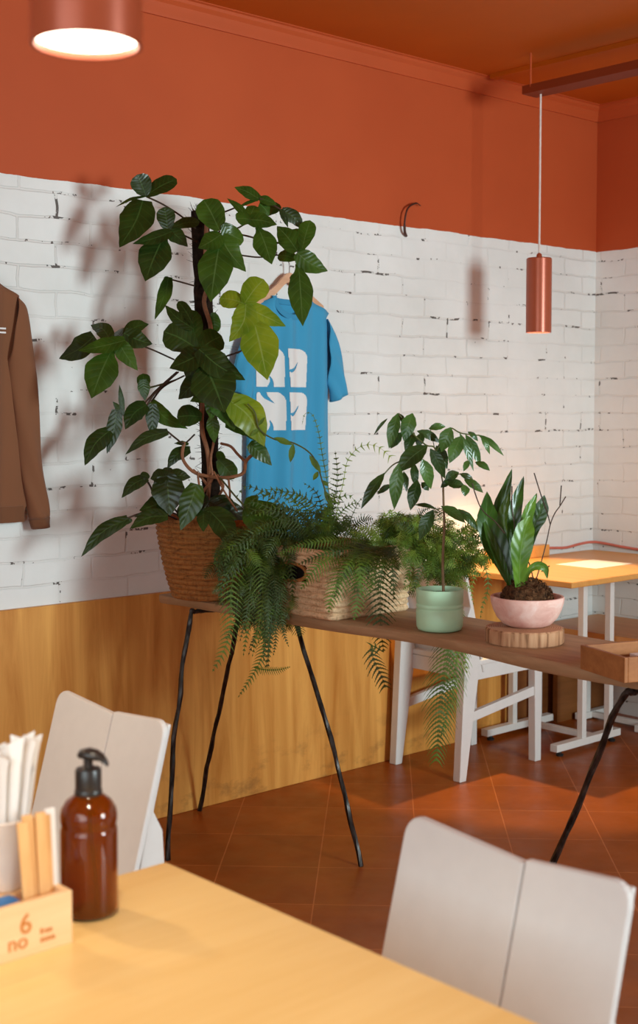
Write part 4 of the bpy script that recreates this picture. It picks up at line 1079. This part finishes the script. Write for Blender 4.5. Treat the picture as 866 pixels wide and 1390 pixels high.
hp = [V((SX + s * x, SY - .004, z)) for s, x, z in ((-1, .165, 1.772), (-1, .12, 1.797), (-1, .07, 1.826), (-1, .025, 1.866), (1, 0, 1.876), (1, .025, 1.866), (1, .07, 1.826), (1, .12, 1.797), (1, .165, 1.772))]
hp = spline(hp, 4); rows = []
for i, p in enumerate(hp):
    k = i / (len(hp) - 1); h_ = .010 + .007 * sin(pi * k); rows.append([p + V((0, -.005, -h_)), p + V((0, -.0065, 0)), p + V((0, -.005, h_)), p + V((0, .005, h_)), p + V((0, .0065, 0)), p + V((0, .005, -h_))])
mb = MB(); mb.grid(rows, closed=True); mb.face(range(6)); mb.face([len(mb.v) - 6 + k for k in range(6)])
obj('shoulder_bar', mb, M['hanger'], hg)
obj('hook', MB().tube(spline([(SX, SY - .004, 1.885), (SX, SY - .004, 1.925), (SX - .012, SY - .004, 1.945), (SX - .004, SY - .002, 1.968), (SX + .014, SY + .010, 1.965), (SX + .02, SY + .022, 1.95)]), .0022, 6), M['steel'], hg)
tag(obj('wall_hook', MB().tube(spline([(SX + .004, WY, 1.962), (SX + .004, WY - .03, 1.958), (SX + .004, WY - .042, 1.962), (SX + .004, WY - .044, 1.975)]), .004, 8), M['steel']), 'small metal wall hook carrying the blue t-shirt hanger', 'hook', None)

# sweatshirt, mostly left of the picture edge
GX = 1.862
sw = thing('sweatshirt', 'brown long-sleeved sweatshirt hanging on the white wall at the picture edge', 'sweatshirt', (GX, SY, 1.06))
def sw_hw(z): return interp([(1.06, .205), (1.12, .225), (1.40, .235), (1.60, .225), (1.70, .20), (1.80, .10)], z)
def sw_top(u, front):
    ax = abs(u) * .225; z = 1.800 - max(0, ax - .09) * .42
    if ax < .095: z = 1.800 - (.060 if front else .012) * sqrt(max(0, 1 - (ax / .095) ** 2))
    return z
def swsheet(front):
    rows = []
    for j in range(41):
        r = []
        for i in range(49):
            u = i / 48 * 2 - 1; zt_ = sw_top(u, front); z = 1.065 + (zt_ - 1.065) * j / 40
            hw = sw_hw(z) if z < 1.70 else .200 + .0 * z
            hw = min(hw, .226); x = GX + u * hw
            yy = SY - .003 - .026 * sqrt(max(0, 1 - u * u)) - fold(x, z, .8, 3) * (1 - u ** 8) if front else SY + .018
            if abs(u) > .999: yy = SY + .006
            r.append(V((x, yy, z)))
        rows.append(r)
    return rows
mb = MB(); mb.grid(swsheet(True)); mb.grid([r[::-1] for r in swsheet(False)])
obj('body', mb, M['brown_cloth'], sw, angle=80, solid=.002)
def longsleeve(s):
    pa = [(GX + s * .185, 1.745), (GX + s * .222, 1.690), (GX + s * .246, 1.50), (GX + s * .262, 1.25), (GX + s * .284, 1.10), (GX + s * .292, 1.03)]
    pb = [(GX + s * .150, 1.55), (GX + s * .162, 1.45), (GX + s * .178, 1.32), (GX + s * .196, 1.18), (GX + s * .214, 1.09), (GX + s * .226, 1.025)]
    A = spline([V((x, 0, z)) for x, z in pa], 6); B = spline([V((x, 0, z)) for x, z in pb], 6); rows = []
    for k, (a, b) in enumerate(zip(A, B)):
        t = k / (len(A) - 1); r = []
        pin = 1 - .12 * max(0, (t - .84) / .16)
        for q in range(28):
            an = 2 * pi * q / 28; m = .5 + cos(an) * .5 * pin
            p = a.lerp(b, m); p.y = SY - .014 - sin(an) * .024 - .004 * sin(m * 9 + t * 17); p.y = min(p.y, SY + .018); r.append(p)
        rows.append(r)
    mb = MB(); c = int(len(rows) * .88)
    mb.grid(rows[:c + 1] if s > 0 else [r[::-1] for r in rows[:c + 1]], closed=True)
    sl = obj('sleeve', mb, M['brown_cloth'], sw, angle=80, solid=.002)
    mb = MB(); mb.grid(rows[c:] if s > 0 else [r[::-1] for r in rows[c:]], closed=True); obj('cuff', mb, M['brown_rib'], sl, solid=.004)
longsleeve(1); longsleeve(-1)
rows = []
for i in range(49):
    u = i / 48 * 2 - 1; x = GX + u * .204; y = SY - .008 - .026 * sqrt(max(0, 1 - u * u)) - fold(x, 1.06, .8, 3) * (1 - u ** 8)
    rows.append([V((x, y, 1.100)), V((x, y - .003, 1.085)), V((x, y - .001, 1.050)), V((x, y + .006, 1.050)), V((x, y + .006, 1.1))])
mb = MB(); mb.grid(rows, closed=True); obj('hem_band', mb, M['brown_rib'], sw, angle=60)
mb = MB()
nk = [V((GX + cos(a) * .098, SY - .020 - .010 * abs(sin(a)), 1.800 - .062 * abs(sin(a)))) for a in [pi * k / 24 for k in range(25)]]
mb.tube(nk, .009, 8); obj('collar', mb, M['brown_rib'], sw)
mb = MB()
for zz in (1.640, 1.628): mb.box((GX + .040, SY - .046, zz), (GX + .128, SY - .043, zz + .005))
obj('chest_print', mb, M['print'], sw, smooth=False)

# ------------------------------------------------------------------ honey table in front
t = thing('dining_table', 'honey coloured wooden table in front with soap bottle and organiser', 'table', (.69, 1.18, 0))
obj('tabletop', MB().box((.29, .83, .722), (1.090, 1.530, .750)), M['fore_top'], t, bevel=.004, seg=3, smooth=False)
for fy in (1.02, 1.34):
    obj('foot', MB().box((.42, fy - .02, .012), (.96, fy + .02, .045)), M['white_metal'], t, bevel=.002, smooth=False)
    for gx in (.45, .93): obj('glide', MB().lathe([(.001, 0), (.014, 0), (.015, .008), (.008, .014), (.001, .014)], (gx, fy, 0), 12), M['foot_black'], t)
    for ux in (.60, .78): obj('upright', MB().box((ux - .015, fy - .015, .045), (ux + .015, fy + .015, .722)), M['white_metal'], t, smooth=False)
obj('crossbar', MB().box((.675, 1.04, .016), (.705, 1.32, .042)), M['white_metal'], t, smooth=False)

TZ = .7503
bt = V((.903, 1.437, TZ))
sb = thing('soap_bottle', 'amber soap bottle with black pump on the honey table', 'bottle', bt)
prof = [(.001, .001), (.030, .001), (.0355, .004), (.0365, .010), (.0365, .108), (.0358, .112), (.0350, .114), (.0352, .118), (.0362, .121), (.0365, .128), (.0350, .137), (.0290, .147), (.0200, .154), (.0160, .157), (.0155, .166)]
inn = [(r_ - .0022, max(z_, .0035)) for r_, z_ in prof if r_ > .01][::-1] + [(.001, .0035)]
obj('bottle_body', MB().lathe(prof + inn, bt, 56), M['amber'], sb, angle=60)
pm = MB().lathe([(.001, .150), (.014, .150), (.0178, .156), (.0178, .161), (.0165, .163), (.0168, .165), (.0168, .186), (.0155, .189), (.008, .190), (.006, .192), (.006, .203), (.001, .203)], bt, 32)
obj('pump_cap', pm, M['pump'], sb, angle=40)
hd = (RT * .9 - FH * .25).normalized(); up = V((0, 0, 1)); cs = hd.cross(up); rows = []
for k, (q, z, w, h) in enumerate(((-.013, .206, .005, .003), (-.010, .207, .010, .006), (0, .208, .012, .0075), (.010, .207, .011, .007), (.018, .205, .008, .0055), (.024, .200, .006, .004), (.027, .196, .004, .003))):
    c_ = bt + hd * q + up * z
    rows.append([c_ + cs * w * cos(a) + up * h * sin(a) for a in [2 * pi * i / 16 for i in range(16)]])
mb = MB(); mb.grid(rows, closed=True); mb.face(range(16)); mb.face([len(mb.v) - 16 + i for i in range(16)])
obj('pump_head', mb, M['pump'], sb, angle=70)
obj('dip_tube', MB().tube([bt + V((0, 0, .150)), bt + V((.004, -.002, .08)), bt + V((.010, -.006, .008))], .0025, 8), M['cup'], sb)

ox0, ox1, oy0, oy1, oz = .560, .836, 1.370, 1.500, .815
og = thing('table_organiser', 'pale wooden table organiser box with burnt lettering on the honey table', 'box', (.70, 1.435, TZ))
mb = MB()
for lo, hi in (((ox0, oy0, TZ), (ox1, oy0 + .008, oz)), ((ox0, oy1 - .008, TZ), (ox1, oy1, oz)), ((ox0, oy0 + .008, TZ), (ox0 + .008, oy1 - .008, oz)), ((ox1 - .008, oy0 + .008, TZ), (ox1, oy1 - .008, oz)), ((ox0 + .008, oy0 + .008, TZ), (ox1 - .008, oy1 - .008, oz - .014))):
    mb.box(lo, hi)
obj('box_body', mb, M['caddy'], og, smooth=False)
def lettering(txt, size, x, z, parent, name):
    cu = bpy.data.curves.new(name, 'FONT'); cu.body = txt; cu.size = size; cu.extrude = .0004; cu.align_x = 'LEFT'
    tmp = bpy.data.objects.new('tmp', cu); COL.objects.link(tmp); bpy.context.view_layer.update()
    me = bpy.data.meshes.new_from_object(tmp.evaluated_get(bpy.context.evaluated_depsgraph_get()))
    bpy.data.objects.remove(tmp)
    mb = MB()
    mb.v = [V((x + v_.co.x, oy0 - .0006 - v_.co.z, z + v_.co.y)) for v_ in me.vertices]
    for p in me.polygons: mb.face(tuple(p.vertices))
    return obj(name, mb, M['engrave'], parent, smooth=False)
lettering('6', .034, .764, .779, og, 'burnt_number')
lettering('no', .026, .748, .762, og, 'burnt_lettering')
lettering('free', .0105, .7915, .7725, og, 'burnt_lettering')
lettering('zone', .0105, .7915, .7625, og, 'burnt_lettering')
fz = oz - .0137
mb = MB()
# paper pouch and straws
pc = V((.799, 1.466, fz))
def pw(u, z): return 1 + .05 * mnoise.noise(V((cos(u * 6.28) * 2, sin(u * 6.28) * 2, z * 30)))
cup = tag(obj('paper_cup', MB().lathe([(.001, .001), (.021, .001), (.023, .004), (.0275, .085), (.029, .088), (.0275, .090), (.0262, .088), (.0222, .006), (.001, .005)], pc, 40, pw), M['cup'], angle=50), 'crumpled white paper cup full of straws in the organiser box', 'cup')
sp_ = [(-.014, -.012), (-.004, -.014), (.006, -.013), (.013, -.006), (-.016, -.002), (-.006, -.004), (.004, -.003), (.012, .004), (-.012, .008), (-.002, .007), (.008, .011), (-.005, .015)]
def straw(i, x, y):
    b = pc + V((x, y, .0065)); h = random.uniform(.165, .185); lean = V((x * .9 + .012, y * .5 - .004, h)); w = .0062; a = random.uniform(-.5, .5)
    sd = (RT * cos(a) + FH * sin(a)) * w; dp = (FH * cos(a) - RT * sin(a)) * .0022
    rows = []
    for k in range(10):
        t_ = k / 9; c_ = b + lean * t_; ww = 1 + (.55 * max(0, t_ - .86) / .14); th = 1 - .8 * max(0, t_ - .86) / .14
        jag = V((0, 0, .004 * (-1) ** i)) if k == 9 else V((0, 0, 0))
        rows.append([c_ - sd * ww + jag, c_ - dp * th, c_ + sd * ww - jag, c_ + dp * th])
    m = MB(); m.grid(rows, closed=True); m.face(range(4)); m.face([len(m.v) - 4 + k for k in range(4)])
    return tag(obj('wrapped_straw', m, M['paper'], angle=80), 'paper-wrapped white straw standing in the crumpled paper cup', 'straw', 'straws in the paper cup')
for i, (x, y) in enumerate(sp_): straw(i, x, y)
for k in range(6):
    b = V((.790 + .0076 * k, 1.392 + .003 * (k % 3) + .0008 * k, fz + .0005)); h = .102 + .006 * (k % 2); m = MB()
    lean = V((-.006 + .0010 * k, .004, h)); sd = V((.0066, -.001, 0)); dp = V((.0002, .0017, 0)); rows = []
    for j in range(8):
        c_ = b + lean * j / 7; rows.append([c_ - sd - dp, c_ + sd - dp, c_ + sd + dp, c_ - sd + dp])
    m.grid(rows, closed=True); m.face(range(4)); m.face([len(m.v) - 4 + q for q in range(4)])
    if k < 5: tag(obj('stirrer_stick', m, M['kraft'], smooth=False), 'wooden stirrer stick standing upright in the organiser box', 'stirrer', 'stirrers in the organiser box')
    else: tag(obj('toothpick_packet', m, M['paper'], smooth=False), 'white paper packet beside the wooden stirrers nearest the soap bottle', 'packet')
for k, (mt, lb) in enumerate((('sachet_pale', 'pale blue sachet lying lower in the organiser box'), ('sachet_blue', 'deep blue sachet lying on top of the pale one in the organiser box'))):
    m = MB(); c_ = V((.735 + .006 * k, 1.400 + .010 * k, fz + .0005 + .0045 * k)); a, b = .040, .014; rows = []
    for j in range(9):
        x = -a + 2 * a * j / 8; e = .0003 + .0018 * sin(pi * j / 8) ** .5
        rows.append([c_ + V((x, -b, .0020)), c_ + V((x, 0, .0022 + e)), c_ + V((x, b, .0020)), c_ + V((x, 0, .0018 - e * .8))])
    m.grid(rows, closed=True); m.face(range(4)); m.face([len(m.v) - 4 + q for q in range(4)])
    tag(obj('sachet', m, M[mt]), lb, 'sachet')

# ------------------------------------------------------------------ light
def area(name, loc, rot, sx, sy, power, col, spread=180):
    l = bpy.data.lights.new(name, 'AREA'); l.shape = 'RECTANGLE'; l.size = sx; l.size_y = sy; l.energy = power; l.color = col; l.spread = radians(spread)
    o = bpy.data.objects.new(name, l); COL.objects.link(o); o.location = loc; o.rotation_euler = rot; return o
area('daylight_window_right', ((WIN[0] + WIN[1]) / 2, Y0 - .02, (WIN[2] + WIN[3]) / 2), (radians(-90), 0, radians(180)), WIN[1] - WIN[0] - .1, WIN[3] - WIN[2] - .1, 92, (.76, .94, .97), 108)
area('fill_light_back', (X0 - .02, (FILL_WIN[0] + FILL_WIN[1]) / 2, (FILL_WIN[2] + FILL_WIN[3]) / 2), (0, radians(-90), 0), FILL_WIN[3] - FILL_WIN[2] - .1, FILL_WIN[1] - FILL_WIN[0] - .1, 66, (.80, .96, 1))  # fill light added behind the camera, brightens the chair fronts
def spot(name, loc, power, col, ang, blend, r):
    l = bpy.data.lights.new(name, 'SPOT'); l.energy = power; l.color = col; l.spot_size = radians(ang); l.spot_blend = blend; l.shadow_soft_size = r
    o = bpy.data.objects.new(name, l); COL.objects.link(o); o.location = loc; return o
spot('pendant_bulb', (L1[0], L1[1], 1.742), 27, (1, .88, .66), 76, .5, .03)
spot('pendant_bulb', (L3[0], L3[1], 1.742), 30, (1, .78, .5), 104, .6, .03)  # warm light from the added lamp outside the view
spot('pendant_bulb', (L2[0], L2[1], 1.698), 88, (1, .66, .30), 63, .35, .018)
w = bpy.data.worlds.new('world'); S.world = w; w.use_nodes = True
w.node_tree.nodes['Background'].inputs[0].default_value = (.85, .92, 1, 1); w.node_tree.nodes['Background'].inputs[1].default_value = 1.0

S.view_settings.view_transform = 'Standard'; S.view_settings.look = 'None'
S.view_settings.exposure = 0.0; S.view_settings.gamma = 1.0; S.view_settings.use_curve_mapping = False
S.cycles.use_denoising = True
S.cycles.max_bounces = 8; S.cycles.diffuse_bounces = 5; S.cycles.caustics_reflective = False; S.cycles.caustics_refractive = False
S.cycles.sample_clamp_indirect = 6
